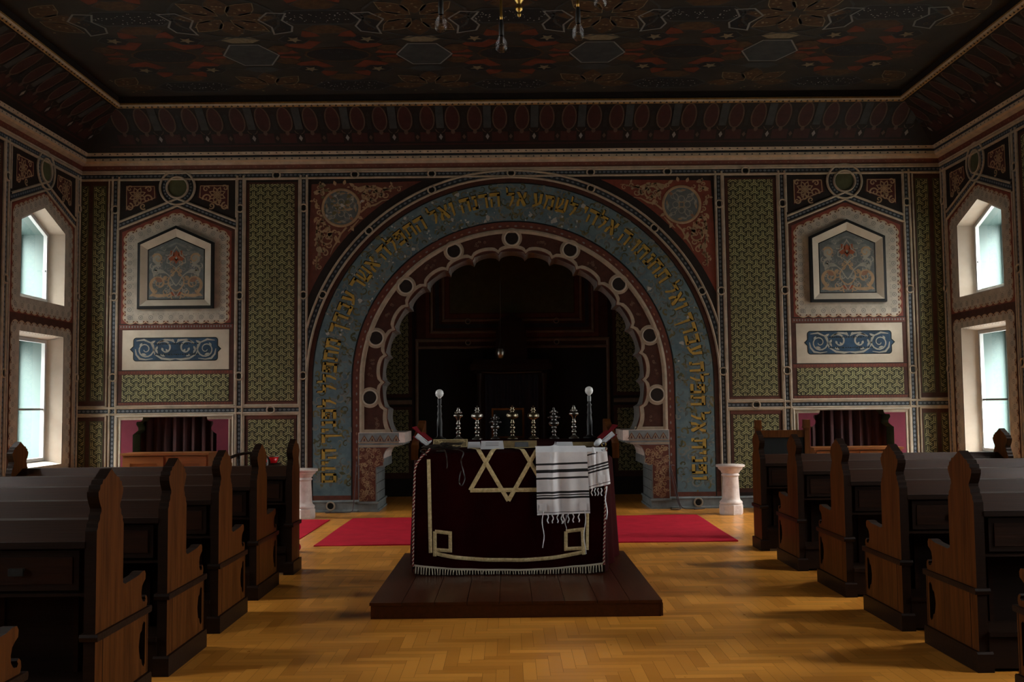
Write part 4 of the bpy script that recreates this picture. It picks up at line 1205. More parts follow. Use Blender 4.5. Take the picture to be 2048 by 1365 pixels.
# ================================================================== CORNICE, COVE, CEILING
CV0, CV1 = (.16, 5.24), (.86, 5.725)      # cove from (w,z) to (w,z)
ZCEIL = 5.85
def cornice():
    mb = MB()
    prof = [(.002, 4.975), (.03, 4.985), (.03, 5.005), (.012, 5.01), (.04, 5.075), (.07, 5.085), (.10, 5.10), (.12, 5.125), (.125, 5.165), (.13, 5.175), (.12, 5.20), (.14, 5.21), (.155, 5.235), (.16, 5.245)]
    ks = ['cream', 'cream', 'dark', 'brownlt', 'cream', 'cream', 'laceln', 'cream', 'navy', 'navy', 'cream', 'cream', 'cream']
    def corner(w, z):
        return [(-W + w, YB, z), (-W + w, -w, z), (W - w, -w, z), (W - w, YB, z)]
    for (a, b), k in zip(zip(prof[:-1], prof[1:]), ks):
        A_, B_ = corner(*a), corner(*b)
        for i in range(3): mb.face([A_[i], A_[i + 1], B_[i + 1], B_[i]], k)
    # small dots along the two cream beads and the brown band
    for mp, u0, u1 in ((back, -W + .2, W - .2), (sideR, -7.5, -.2), (sideL, -7.5, -.2)):
        n = int((u1 - u0) / .11)
        for i in range(n):
            u = u0 + (i + .5) * (u1 - u0) / n
            for v, w, s, k in ((5.145, .124, .016, 'navy'), (5.222, .150, .015, 'navy'), (5.045, .030, .012, 'ovalln')):
                mb.face([mp(u - s, v - s * .5, w), mp(u + s, v - s * .5, w), mp(u, v + s, w + .003)], k)
    tag(mb.build('trim_4'), kind='structure')
    # cove
    cv = MB(); N = 6
    pr = []
    for i in range(N + 1):
        f = i / N
        pr.append((CV0[0] + (CV1[0] - CV0[0]) * f, CV0[1] + (CV1[1] - CV0[1]) * f + .04 * sin(pi * f)))
    for a, b in zip(pr[:-1], pr[1:]):
        A_, B_ = corner(*a), corner(*b)
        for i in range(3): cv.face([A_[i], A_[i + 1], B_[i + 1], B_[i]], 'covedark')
    # frieze of paired ovals painted on the cove
    def cm(base):
        def f(u, t, d):
            w = CV0[0] + (CV1[0] - CV0[0]) * t; z = CV0[1] + (CV1[1] - CV0[1]) * t + .04 * sin(pi * t)
            # lift d away from the surface, into the room and down
            return base(u, z - d * .82, w + d * .57)
        return f
    per = .672
    for base, u0, u1 in ((back, -5.6, 5.6), (sideR, -9.0, -.75), (sideL, -9.0, -.75)):
        cv.mp = cm(base)
        cs = MB(); 
        n = int((u1 - u0) / per)
        mid = (u0 + u1) / 2
        for i in range(n + 1):
            c = mid + (i - n / 2) * per
            for sgn in (-1, 1):
                oc = c + sgn * .158
                pts = [(oc + .098 * cos(a) * (1 - .12 * sin(a)), .655 + .275 * sin(a)) for a in [2 * pi * j / 20 for j in range(20)]]
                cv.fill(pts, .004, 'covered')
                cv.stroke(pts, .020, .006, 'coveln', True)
                cv.rect(oc - .115, .16, oc + .115, .34, .004, 'covered')
                cv.disc(oc, .35, .03, .006, 'coveln', 8, .05)
            cv.fill([(c - .03, .42), (c + .03, .42), (c + .034, .70), (c, .80), (c - .034, .70)], .004, 'black')
            cv.fill([(c - .028, .25), (c, .30), (c + .028, .25), (c, .20)], .006, 'coveln')
            x = c + per / 2
            cv.rect(x - .055, .42, x + .055, .92, .003, 'ceilbl')
            cv.fill([(x - .028, .25), (x, .31), (x + .028, .25), (x, .19)], .006, 'lacegr')
            for sgn in (-1, 1): cv.stroke([(x + sgn * .07, .40), (x + sgn * .055, .36), (x + sgn * .02, .33)], .012, .006, 'coveln')
        cv.rect(u0 - .2, .10, u1 + .2, .125, .004, 'covered')
    cv.mp = lambda u, v, w: (u, v, w)
    tag(cv.build('trim_5'), kind='structure')
    # gilded trim with a tooth row
    gt = MB()
    prof = [(.845, 5.69), (.885, 5.70), (.90, 5.725), (.895, 5.75), (.87, 5.765), (.87, 5.85)]
    ks = ['gilt', 'cream', 'gilt', 'dark', 'dark']
    for (a, b), k in zip(zip(prof[:-1], prof[1:]), ks):
        A_, B_ = corner(*a), corner(*b)
        for i in range(3): gt.face([A_[i], A_[i + 1], B_[i + 1], B_[i]], k)
    for base, u0, u1 in ((back, -5.45, 5.45), (sideR, -8, -.9), (sideL, -8, -.9)):
        n = int((u1 - u0) / .085)
        for i in range(n):
            u = u0 + (i + .5) * (u1 - u0) / n
            gt.face([base(u - .02, 5.688, .872), base(u + .02, 5.688, .872), base(u, 5.708, .893)], 'black')
    tag(gt.build('trim_6'), kind='structure')
cornice()

def ceiling():
    mb = MB(lambda u, v, w: (u, v, ZCEIL - w))
    mb.rect(-W, YB, W, 0, 0.0, 'ceil')
    P = 2.13; Q = 2.40
    rr = random.Random(9)
    x0, x1, y1 = -5.3, 5.3, -1.0
    def ok(pts): return all(x0 < p[0] < x1 and p[1] < y1 for p in pts)
    def F(pts, w, k):
        if ok(pts): mb.fill(pts, w, k)
    def S(pts, wd, w, k, closed=False):
        if ok(pts): mb.stroke(pts, wd, w, k, closed)
    star = lambda cx, cy, r, n=5, a0=pi / 2, q=.45: [(cx + (r if i % 2 == 0 else r * q) * cos(a0 + i * pi / n), cy + (r if i % 2 == 0 else r * q) * sin(a0 + i * pi / n)) for i in range(2 * n)]
    hexa = lambda cx, cy, a, b, q=.5: [(cx - a, cy), (cx - a * q, cy + b), (cx + a * q, cy + b), (cx + a, cy), (cx + a * q, cy - b), (cx - a * q, cy - b)]
    for i in range(-3, 4):
        for j in range(-1, 5):
            cx = i * P; cy = -2.48 - j * Q       # dark oval centre; speckled black hexagon half a period on
            ob = lambda dx, dy: (cx + dx, cy + dy)
            # orange field pieces around the dark oval
            for sx in (-1, 1):
                for sy in (-1, 1):
                    F([ob(sx * .30, sy * .20), ob(sx * .62, sy * .30), ob(sx * .42, sy * .52), ob(sx * .12, sy * .44)], .003, 'ceilor')
                    F([ob(sx * .46, sy * .06), ob(sx * .72, sy * .02), ob(sx * .74, sy * .20), ob(sx * .58, sy * .24)], .0034, 'ceilor')
                    F([ob(sx * .10, sy * .62), ob(sx * .34, sy * .58), ob(sx * .28, sy * .80), ob(sx * .16, sy * .74)], .0034, 'ceilor')
                    # stars in little lozenges
                    q = hexa(cx + sx * .43, cy + sy * .52, .19, .13, .45)
                    F(q, .004, 'ceildk'); S(q, .014, .0045, 'ceilbl', True)
                    F(star(cx + sx * .43, cy + sy * .52, .095), .006, 'ceilst')
                    q = hexa(cx + sx * .66, cy + sy * .22, .17, .11, .4)
                    F(q, .0042, 'ceilbr'); S(q, .012, .0046, 'ceildk', True)
                    # pale bone-shaped frames
                    q = [ob(sx * .40, sy * .78 + .0), ob(sx * .62, sy * .70), ob(sx * .60, sy * .92), ob(sx * .70, sy * 1.14), ob(sx * .56, sy * 1.34), ob(sx * .36, sy * 1.32), ob(sx * .44, sy * 1.12), ob(sx * .36, sy * .94)]
                    if sy < 0:
                        F(q, .004, 'ceildk'); S(q, .022, .006, 'ceilln', True)
                        for t in range(3): S(spiral(cx + sx * .52, cy - .86 - t * .18, .05, t * 2., 1.1, 10), .010, .006, 'ceilbr')
            q = [ob(.40 * cos(a), .24 * sin(a)) for a in [2 * pi * t / 16 for t in range(16)]]
            F(q, .005, 'ceildk'); S(q, .03, .0055, 'ceilbr', True)
            for t in range(10): S(spiral(cx + rr.uniform(-.28, .28), cy + rr.uniform(-.14, .14), .04, rr.uniform(0, 6), 1, 8), .008, .0065, 'ceilbl')
            # speckled black hexagon
            c2 = cy - Q / 2
            q = hexa(cx, c2, .52, .20, .62)
            F(q, .005, 'ceildk'); S(q, .03, .0055, 'ceilbl', True)
            if ok(q):
                for t in range(46):
                    a, b = rr.uniform(-.40, .40), rr.uniform(-.15, .15)
                    mb.disc(cx + a, c2 + b, rr.uniform(.006, .011), .0065, 'dot', 5)
            for sy in (-1, 1):
                q = hexa(cx, c2 + sy * .36, .26, .13, .5)
                F(q, .0045, 'ceilbr'); S(q, .014, .005, 'ceilbl', True)
            # great rosette half a period aside
            rx, ry = cx + P / 2, c2
            for t in range(8):
                a = t * pi / 4
                q = leaf(rx + .08 * cos(a), ry + .08 * sin(a), a, .50, .30)
                F(q, .0042, 'ceilbr'); S(q, .012, .005, 'ceilst' if t % 2 else 'ceilbl', True)
                for u in range(4):
                    d = rr.uniform(.2, .5); mb_p = (rx + d * cos(a + rr.uniform(-.2, .2)), ry + d * sin(a + rr.uniform(-.2, .2)))
                    F([(mb_p[0] + .018 * cos(m), mb_p[1] + .018 * sin(m)) for m in (0, 1.3, 2.6, 3.9, 5.2)], .006, 'ceilst')
            S([(rx + .60 * cos(t * pi / 8), ry + .60 * sin(t * pi / 8)) for t in range(16)], .03, .0055, 'ceilbl', True)
            ry = cy
            q = hexa(rx, ry, .34, .36, .5)
            F(q, .004, 'ceilbl'); S(q, .02, .005, 'ceilln', True)
            F(star(rx, ry, .20, 8, 0, .6), .005, 'ceilbl')
            for sy in (-1, 1):
                F(hexa(rx, ry + sy * .52, .24, .10), .004, 'ceilst' if sy < 0 else 'ceilbl'); S([(rx - .45, ry + sy * .44), (rx, ry + sy * .62), (rx + .45, ry + sy * .44)], .022, .0052, 'ceilbl')
    tag(mb.build('ceiling'), kind='structure')
ceiling()

# ================================================================== CURTAINS IN THE NICHES, CABINETS
for sx in (-1, 1):
    c = sx * XC
    mb = MB(); n = 60
    f = lambda i: .30 + .035 * sin(i * .9) + .015 * sin(i * 2.3)
    mb.mesh([(-.60 + 1.2 * i / n, f(i), z) for i in range(n + 1) for z in (.31, 1.40)], [(2 * i, 2 * i + 2, 2 * i + 3, 2 * i + 1) for i in range(n)], 'drape', True)
    o = mb.build('curtain', loc=(c, 0, 0))
    tag(o, 'dark red drape inside the stepped niche at the %s of the back wall' % ('left' if sx < 0 else 'right'), 'curtain', 'niche drapes')

def cabinet(x0, x1, zt, y, key, label):
    w = x1 - x0; t = thing('cabinet', label, 'cabinet', ((x0 + x1) / 2, y, 0), group='low panelled cabinets')
    h = w / 2; D = .45
    b = MB()
    b.box(-h, .02, .06, h, D, zt - .03, key); b.box(-h + .02, .0, 0, h - .02, D, .08, key)
    b.build('body', t)
    tp = MB(); tp.box(-h - .02, -.02, zt - .03, h + .02, D + .01, zt, key); tp.build('top', t)
    for sx in (-1, 1):
        d = MB(lambda u, v, ww: (u, .02 - ww, v))
        a, bb = (.02, h - .02) if sx > 0 else (-h + .02, -.02)
        q = [(a, .10), (bb, .10), (bb, zt - .05), (a, zt - .05)]; r = [(a + .09, .20), (bb - .09, .20), (bb - .09, zt - .14), (a + .09, zt - .14)]
        d.slab(q, 0, .022, key, holes=(r,)); d.fill(r, .006, key)
        d.sweep(r, [(0, .022), (-.012, .008)], key, True)
        d.build('door', t)
    return t
cabinet(-5.36, -4.19, .905, -.80, 'oak', 'low brown panelled cabinet before the niche behind the left benches')
cabinet(4.12, 5.31, .885, -.80, 'oak', 'low orange-brown panelled cabinet before the niche behind the right benches')

# ================================================================== PEDESTALS
def pedestal(x, y, label):
    t = thing('pedestal', label, 'pedestal', (x, y, 0), group='marble pedestals')
    b = MB(); b.lathe([(0, 0), (.155, 0), (.162, .02), (.162, .125), (.150, .14)], 0, 0, 0, 'marble', 8, False)
    b.build('base', t)
    s = MB(); s.lathe([(.150, .14), (.155, .155), (.15, .175), (.13, .19), (.122, .205), (.118, .23), (.105, .50), (.108, .515), (.120, .52), (.122, .535), (.108, .545), (.108, .56)], 0, 0, 0, 'marble', 28)
    s.build('shaft', t)
    c = MB(); c.lathe([(.108, .555), (.125, .565), (.13, .585), (.155, .605), (.165, .62), (.165, .635), (.192, .64), (.196, .655), (.192, .672), (0, .672)], 0, 0, 0, 'marble', 28)
    c.build('capital', t)
pedestal(-2.885, -.78, 'white marble pedestal at the left foot of the arch')
pedestal(2.945, -.82, 'white marble pedestal at the right foot of the arch')

# ================================================================== CARPETS
def rug(name, pts, roll, label):
    mb = MB(); n = len(pts)
    # gently uneven sheet: grid over the quad
    N, K = 40, 24
    a, b, c, d = pts
    vs = []
    for j in range(K + 1):
        for i in range(N + 1):
            u, v = i / N, j / K
            x = (a[0] * (1 - u) + b[0] * u) * (1 - v) + (d[0] * (1 - u) + c[0] * u) * v
            y = (a[1] * (1 - u) + b[1] * u) * (1 - v) + (d[1] * (1 - u) + c[1] * u) * v
            z = .010 + .0025 * sin(x * 5 + y * 3)
            for side in roll:
                q = {'r': 1 - u, 'l': u}[side] * hypot(b[0] - a[0], b[1] - a[1])
                if q < .09: z += .022 * sin(pi * q / .09)
            vs.append((x, y, z))
    mb.mesh(vs, [(j * (N + 1) + i, j * (N + 1) + i + 1, (j + 1) * (N + 1) + i + 1, (j + 1) * (N + 1) + i) for j in range(K) for i in range(N)], 'rug', True)
    ed = [0 + i for i in range(N + 1)] + [j * (N + 1) + N for j in range(1, K + 1)] + [K * (N + 1) + i for i in range(N - 1, -1, -1)] + [j * (N + 1) for j in range(K - 1, 0, -1)]
    m = len(ed)
    for i in range(m):
        p, q = vs[ed[i]], vs[ed[(i + 1) % m]]
        mb.face([(p[0], p[1], .0005), (q[0], q[1], .0005), q, p], 'rug')
    return tag(mb.build(name), label, 'carpet')
rug('carpet', [(-2.20, -3.60), (2.415, -3.58), (2.455, -.92), (-2.19, -.92)], 'r', 'wide red carpet lying on the parquet behind the central reading table')
o = rug('carpet', [(-4.9, -4.00), (-2.475, -3.90), (-2.475, -1.05), (-4.9, -1.05)], '', 'red carpet lying by the left pedestal and running behind the left benches')
mb = MB(); mb.tube([(-2.75, -4.02, .05), (-2.55, -4.02, .055), (-2.30, -4.0, .05)], [.05, .055, .045], 'rug', 10); mb.ball(-2.30, -4.0, .05, .045, 'rug', 8)
tag(mb.build('rolled_cloth'), 'rolled dark red cloth end sticking out beside the foremost left bench end', 'cloth')

# ================================================================== CABLES
def cable(pts, label):
    mb = MB(); mb.tube(pts, .007, 'cable', 6); tag(mb.build('cable'), label, 'cable', 'cables by the arch')
def smooth(P, n=8):
    out = []
    for i in range(len(P) - 1):
        p0 = P[max(i - 1, 0)]; p1 = P[i]; p2 = P[i + 1]; p3 = P[min(i + 2, len(P) - 1)]
        for j in range(n):
            t = j / n
            out.append(tuple(.5 * (2 * b + (c - a) * t + (2 * a - 5 * b + 4 * c - d) * t * t + (3 * b - a - 3 * c + d) * t ** 3) for a, b, c, d in zip(p0, p1, p2, p3)))
    out.append(P[-1]); return out
cable(smooth([(2.31, -.02, .62), (2.25, -.10, .60), (2.32, -.06, .35), (2.36, -.06, .12), (2.42, -.10, .01), (2.60, -.16, .008), (2.72, -.12, .008), (2.55, -.22, .008)]), 'dark cable hanging and looping at the right foot of the arch')
cable(smooth([(2.25, -.03, .62), (2.28, -.06, .4), (2.33, -.08, .15), (2.37, -.12, .01), (2.30, -.25, .008), (2.22, -.20, .008)]), 'thin red-black cable hanging straight beside the right arch pier')
cable(smooth([(-2.27, -.03, .72), (-2.29, -.05, .4), (-2.31, -.07, .12), (-2.34, -.10, .01), (-2.5, -.18, .008), (-2.70, -.14, .008), (-2.62, -.10, .008)]), 'dark cable hanging and trailing at the left foot of the arch')

# ================================================================== PLATFORM
PX0, PX1, PY0, PY1, PZ = -1.07, 1.01, -7.42, -4.98, .115
def platform():
    t = thing('platform', 'low dark red-brown wooden platform under the central reading table', 'platform', (-.03, -6.2, 0))
    d = MB(); n = 9; w = (PX1 - PX0) / n
    for i in range(n):
        g = .004
        a, b = PX0 + i * w + g / 2, PX0 + (i + 1) * w - g / 2
        d.box(a + .03, PY0 + 6.2, PZ - .02, b + .03, PY1 + 6.2, PZ, 'plat')
    d.build('deck', t)
    s = MB(); s.box(PX0 + .03 + .01, PY0 + 6.21, 0, PX1 + .03 - .01, PY1 + 6.19, PZ - .018, 'plat'); s.build('skirt', t)
    e = MB(); e.box(PX1 + .03 - .012, PY0 + 6.203, .004, PX1 + .03 + .003, PY1 + 6.19, PZ - .02, 'plat'); e.build('edge_board', t)
platform()

# ================================================================== READING TABLE AND ITS VELVET COVER
TF = -6.25
SLOPE = .05
def topz(y): return 1.128 + SLOPE * (y - TF)
def table():
    t = thing('reading_table', 'dark wooden reading table on the platform under a red velvet cover', 'table', (-.05, -5.7, PZ))
    fr = MB()
    q = [(-.66, TF + .05), (.72, TF + .05), (.84, -5.18), (-.88, -5.18)]
    lo = [(x + .05, y + 5.7, -PZ + topz(y) - .06) for x, y in q]; hi = [(x + .05, y + 5.7, -PZ + topz(y) - .012) for x, y in q]
    fr.mesh(lo + hi, [(3, 2, 1, 0), (4, 5, 6, 7), (0, 1, 5, 4), (1, 2, 6, 5), (2, 3, 7, 6), (3, 0, 4, 7)], 'wood'); fr.build('tabletop', t)
    for x, y in ((-.62, TF + .10), (.62, TF + .10), (.76, -5.26), (-.80, -5.26)):
        l = MB(); l.box(x + .05 - .035, y + 5.7 - .035, 0, x + .05 + .035, y + 5.7 + .035, topz(y) - PZ - .05, 'wood'); l.build('leg', t)
    for sx, xo in ((-1, -.88), (1, .85)):
        s = MB(lambda u, v, w: (xo + .05 + w, u + 5.7, v - PZ))
        s.prism([(-5.95, topz(-5.95) - .1), (-5.10, topz(-5.1) - .1), (-5.10, 1.362), (-5.19, 1.372), (-5.26, 1.345), (-5.60, 1.27), (-5.86, 1.20), (-5.95, 1.17)], -.03, .03, 'woodend')
        s.build('side_board', t)
table()

def fold(s, z):      # gentle folds of the hanging velvet
    k = max(0, min(1, (1.10 - z) / .95))
    return .010 * k * sin(s * 9 + .6) + .006 * k * sin(s * 23 + 1.1) + .012 * k
def cloth_pt(s, z, lift=0.0):
    """front sheet of the cover: s across, z height; above the fold line it runs back over the top"""
    zf = 1.115
    if z <= zf: return (s, TF - fold(s, z) - lift - .012, z)
    d = z - zf
    if d < .02: return (s, TF + d * .5 - lift * .6 - .012, zf + d * .7 + lift * .6)
    return (s, TF + d - .012, topz(TF + d) + .004 + lift)
def hem(s): return .148 + .045 * abs((s + .08) / .78) ** 2.2
def velvet():
    t = thing('velvet_cover', 'dark red velvet cover with gold star draped over the central reading table', 'tablecloth', (-.08, TF, 0))
    off = lambda mb: [(x + .08, y - TF, z) for x, y, z in mb.v]
    def fin(mb, name, par=t): mb.v = off(mb); return mb.build(name, par)
    s0 = lambda z: -.860 + max(0, z - .98) ** 1.4 * 1.9 * 1.0 if z > .98 else -.862 + .024 * (z - .15)
    s1 = lambda z: .702 + .03 * (z - .15)
    mb = MB(); N, K = 64, 30
    vs = []
    for j in range(K + 1):
        f = j / K
        for i in range(N + 1):
            u = i / N
            zz = 1.0
            zb = hem(-.86 + 1.56 * u)
            z = zb + (1.115 - zb) * f
            x = s0(z) + (s1(z) - s0(z)) * u
            vs.append(cloth_pt(x, z))
    fc = [(j * (N + 1) + i, j * (N + 1) + i + 1, (j + 1) * (N + 1) + i + 1, (j + 1) * (N + 1) + i) for j in range(K) for i in range(N)]
    mb.mesh(vs, fc, 'velvet', True)
    # top sheet
    vs = []; KT = 10
    for j in range(KT + 1):
        y = TF - .012 + (1.13) * j / KT
        for i in range(N + 1):
            u = i / N; a = j / KT
            xl = s0(1.115) * (1 - a) + -.93 * a; xr = s1(1.115) * (1 - a) + .90 * a
            z = 1.115 if j == 0 else topz(y) + .004
            vs.append((xl + (xr - xl) * u, y, z))
    mb.mesh(vs, [(j * (N + 1) + i, j * (N + 1) + i + 1, (j + 1) * (N + 1) + i + 1, (j + 1) * (N + 1) + i) for j in range(KT) for i in range(N)], 'velvet', True)
    fin(mb, 'front_sheet')
    # side drapes with folds, flaring towards the back
    for sx in (-1, 1):
        mb = MB(); vs = []; NN, KK = 46, 14
        for j in range(KK + 1):
            f = j / KK
            for i in range(NN + 1):
                u = i / NN
                y = TF - .005 + 1.17 * u
                zt = 1.10 + .08 * u
                z = .125 + (zt - .125) * f
                xb = (-.868 - .125 * u) if sx < 0 else (.715 + .245 * u)
                xt = (s0(min(z, 1.1)) * (1 - u) + -.955 * u) if sx < 0 else (s1(z) * (1 - u) + .90 * u)
                x = xb + (xt - xb) * f
                am = .018 * (1 - f * .8) * min(1, u * 5)
                x += sx * am * sin(u * 17)
                vs.append((x, y, z))
        mb.mesh(vs, [(j * (NN + 1) + i, j * (NN + 1) + i + 1, (j + 1) * (NN + 1) + i + 1, (j + 1) * (NN + 1) + i) for j in range(KK) for i in range(NN)], 'velvet', True)
        fin(mb, 'side_drape')
    # gold braid: border lines, star, corner squares (each a ribbon following the cloth)
    def ribbon(mb, P, wd, k='goldtrim', lift=.006, step=.02):
        Q = []
        for a, b in zip(P[:-1], P[1:]):
            n = max(1, int(hypot(b[0] - a[0], b[1] - a[1]) / step))
            Q += [(a[0] + (b[0] - a[0]) * i / n, a[1] + (b[1] - a[1]) * i / n) for i in range(n)]
        Q.append(P[-1])
        o = mb.offs(Q, False); vs = []
        for p, q in zip(Q, o):
            for sg in (-1, 0, 1):
                vs.append(cloth_pt(p[0] + q[0] * wd / 2 * sg, p[1] + q[1] * wd / 2 * sg, lift + (.003 if sg == 0 else 0)))
        mb.mesh(vs, [(3 * i + a, 3 * i + a + 1, 3 * i + a + 4, 3 * i + a + 3) for i in range(len(Q) - 1) for a in (0, 1)], k)
    mb = MB()
    ribbon(mb, [(-.735, 1.065), (-.722, .30)], .030)
    ribbon(mb, [(.585, 1.0), (.567, .31)], .024)
    bot = [(-.685 + i * .0577, .235 + .062 * abs((-.685 + i * .0577 + .07) / .62) ** 2.4) for i in range(22)]
    ribbon(mb, bot, .030, lift=.007)
    fin(mb, 'gold_border')
    for x0, x1 in ((-.70, -.545), (.380, .545)):
        mb = MB()
        q = [(x0 + .014, .475), (x1 - .014, .460), (x1 - .014, .318), (x0 + .014, .325)] if x0 < 0 else [(x0 + .014, .462), (x1 - .014, .478), (x1 - .010, .325), (x0 + .012, .318)]
        ribbon(mb, q + [q[0]], .029, lift=.008)
        tail_ = [(q[3][0], q[3][1]), (q[3][0] - .002, .272)] if x0 < 0 else [(q[2][0], q[2][1]), (q[2][0] + .004, .272)]
        ribbon(mb, tail_, .029, lift=.009)
        fin(mb, 'corner_square')
    mb = MB(); cx = -.078; hw, z0 = .315, .806
    a = [(cx - hw, z0), (cx + hw, z0), (cx, z0 + hw * 1.732)]
    b = [(cx, .718), (cx + hw, .718 + hw * 1.732), (cx - hw, .718 + hw * 1.732)]
    ribbon(mb, a + [a[0]], .034, lift=.006); ribbon(mb, b + [b[0]], .034, lift=.0085)
    fin(mb, 'star_emblem')
    # fringe along the hem
    mb = MB(); n = 70
    ribbon(mb, [(-.858 + 1.556 * i / 60, hem(-.858 + 1.556 * i / 60) + .006) for i in range(61)], .016, 'fringe', .006)
    rr = random.Random(4)
    for i in range(n):
        s = -.855 + 1.55 * (i + .5) / n; zt = hem(s); l = max(.022, min(.058, zt - .121))
        sw = rr.uniform(-.006, .006)
        y = -fold(s, zt) - .02
        mb.tube([(s, TF + y, zt), (s + sw * .5, TF + y - .003, zt - l * .5), (s + sw, TF + y - .004 - max(0, .03 - l) * .6, zt - l)], [.0052, .0042, .0052], 'fringe', 5)
    fin(mb, 'fringe')
    # twisted cords on both front edges
    for P in ([(-.868, .19), (-.862, .6), (-.850, .97), (-.835, 1.03), (-.79, 1.09), (-.745, 1.125), (-.72, 1.16)], [(.700, .19), (.716, .6), (.728, .95), (.735, 1.05), (.738, 1.15)]):
        mb = MB(); Q = []
        for a, b in zip(P[:-1], P[1:]):
            n = max(2, int(hypot(b[0] - a[0], b[1] - a[1]) / .0045)); Q += [(a[0] + (b[0] - a[0]) * i / n, a[1] + (b[1] - a[1]) * i / n) for i in range(n)]
        for ph, k in ((0, 'fringe'), (pi, 'bookred')):
            mb.tube([(s + .0045 * cos(i * .9 + ph), TF - fold(s, z) - .022 + .0045 * sin(i * .9 + ph), z) for i, (s, z) in enumerate(Q)], .0048, k, 5)
        fin(mb, 'twisted_cord')
velvet()

# ================================================================== THINGS ON THE TABLE
def on_top(x, y, lift=.0): return (x, y, topz(y) + .006 + lift)
def rimon(x, y, kind, label, h=.31, key='silver'):
    t = thing('torah_finial', label, 'finial', on_top(x, y), group='metal Torah finials on the table')
    k = h / .31
    s = MB()
    s.lathe([(0, 0), (.050, 0), (.048, .008), (.032, .018), (.020, .03), (.012, .045), (.020, .055), (.024, .065), (.018, .078), (.011, .085), (.022, .098), (.026, .110), (.018, .122), (.011, .130), (.018, .145), (.022, .155), (.014, .168), (.012, .185)], 0, 0, 0, key, 18)
    if k != 1: s.v = [(a * (k + 1) / 2, b * (k + 1) / 2, c * k) for a, b, c in s.v]
    s.build('stem', t)
    b = MB()
    if kind == 'bulb': pr = [(.010, .180), (.024, .190), (.050, .204), (.058, .216), (.054, .220), (.058, .226), (.050, .240), (.028, .250), (.013, .258), (.024, .268), (.025, .276), (.012, .284), (.019, .293), (.018, .299), (.007, .305), (.006, .316), (0, .318)]
    elif kind == 'cup': pr = [(.012, .183), (.018, .20), (.024, .215), (.042, .225), (.045, .235), (.030, .25), (.014, .256), (.016, .275), (.020, .285), (.010, .295), (.012, .305), (0, .315)]
    else: pr = [(.014, .12), (.040, .13), (.050, .15), (.036, .17), (.022, .18), (.030, .20), (.038, .215), (.022, .23), (.014, .24), (.020, .255), (.024, .265), (.010, .28), (.010, .295), (0, .31)]
    b.lathe(pr, 0, 0, 0, key, 20)
    b.v = [(a * (k + 1) / 2, bb * (k + 1) / 2, c * k) for a, bb, c in b.v]
    b.build('crown', t)
    if kind in ('bells', 'cup'):
        for q in range(6):
            a = q * pi / 3 + .3
            for zz, rr_ in (((.205, .052), (.255, .034)) if kind == 'bells' else ((.262, .028),)):
                m = MB(); m.ball(rr_ * cos(a), rr_ * sin(a), zz * k, .008, key, 7); m.tube([(rr_ * cos(a), rr_ * sin(a), zz * k + .006), (rr_ * .6 * cos(a), rr_ * .6 * sin(a), zz * k + .02)], .002, key, 4); m.build('bell', t)
yb = -5.16
rimon(-.543, yb, 'cup', 'silver Torah finial with a small cup crown, nearest the left lamp', .30, 'silver')
rimon(-.365, yb, 'bulb', 'bright silver Torah finial with a wide ringed knob, second from the left lamp', .31, 'silver')
rimon(-.197, yb + .04, 'bells', 'short blackened Torah finial in front of the left side of the wooden frame', .235, 'silverdk')
rimon(-.035, yb, 'bulb', 'yellowish silver Torah finial with pointed tip in front of the wooden frame', .31, 'brassilv')
rimon(.162, yb, 'bulb', 'yellowish silver Torah finial just right of the wooden frame', .305, 'brassilv')
rimon(.355, yb, 'bells', 'dark Torah finial hung with small bells, third from the right lamp side', .30, 'silverdk')
rimon(.543, yb, 'cup', 'dark silver Torah finial with a ringed cup, nearest the right lamp', .31, 'silver')

def lamp(x, y, hs, white, label):
    t = thing('table_lamp', label, 'lamp', on_top(x, y), group='bare bulb lamps on the table')
    s = MB(); s.lathe([(0, 0), (.062, 0), (.058, .012), (.034, .022), (.024, .04), (.026, .16), (.022, .20), (.018, .22), (.024, .24), (.019, .26), (.017, .30), (.024, .315), (.012, .33), (.014, hs)], 0, 0, 0, 'iron', 16); s.build('stand', t)
    k = MB(); k.lathe([(.018, hs - .01), (.019, hs + .035), (.016, hs + .042), (.012, hs + .044)], 0, 0, 0, 'winwhite' if white else 'iron', 14); k.build('socket', t)
    b = MB(); b.lathe([(.010, hs + .035), (.013, hs + .045), (.020, hs + .055), (.034, hs + .068), (.0395, hs + .09), (.034, hs + .113), (.018, hs + .126), (0, hs + .130)], 0, 0, 0, 'opal', 20); b.build('bulb', t)
lamp(-.719, -5.15, .345, False, 'black lamp stand with a bare white bulb at the left of the finials')
lamp(.691, -5.15, .358, True, 'black lamp stand with white socket and bare bulb at the right of the finials')

def frame_obj():
    t = thing('wooden_frame', 'empty dark wooden frame standing upright behind the silver finials', 'frame', on_top(-.077, -5.05))
    f = MB(lambda u, v, w: (u, -w, v))
    f.slab([(-.155, 0), (.155, 0), (.155, .285), (-.155, .285)], -.012, .012, 'woodend', holes=([(-.137, .018), (.137, .018), (.137, .267), (-.137, .267)],))
    f.build('moulding', t)
    p = MB(); p.box(-.138, -.004, .016, .138, .006, .268, 'black'); p.build('panel', t)
frame_obj()

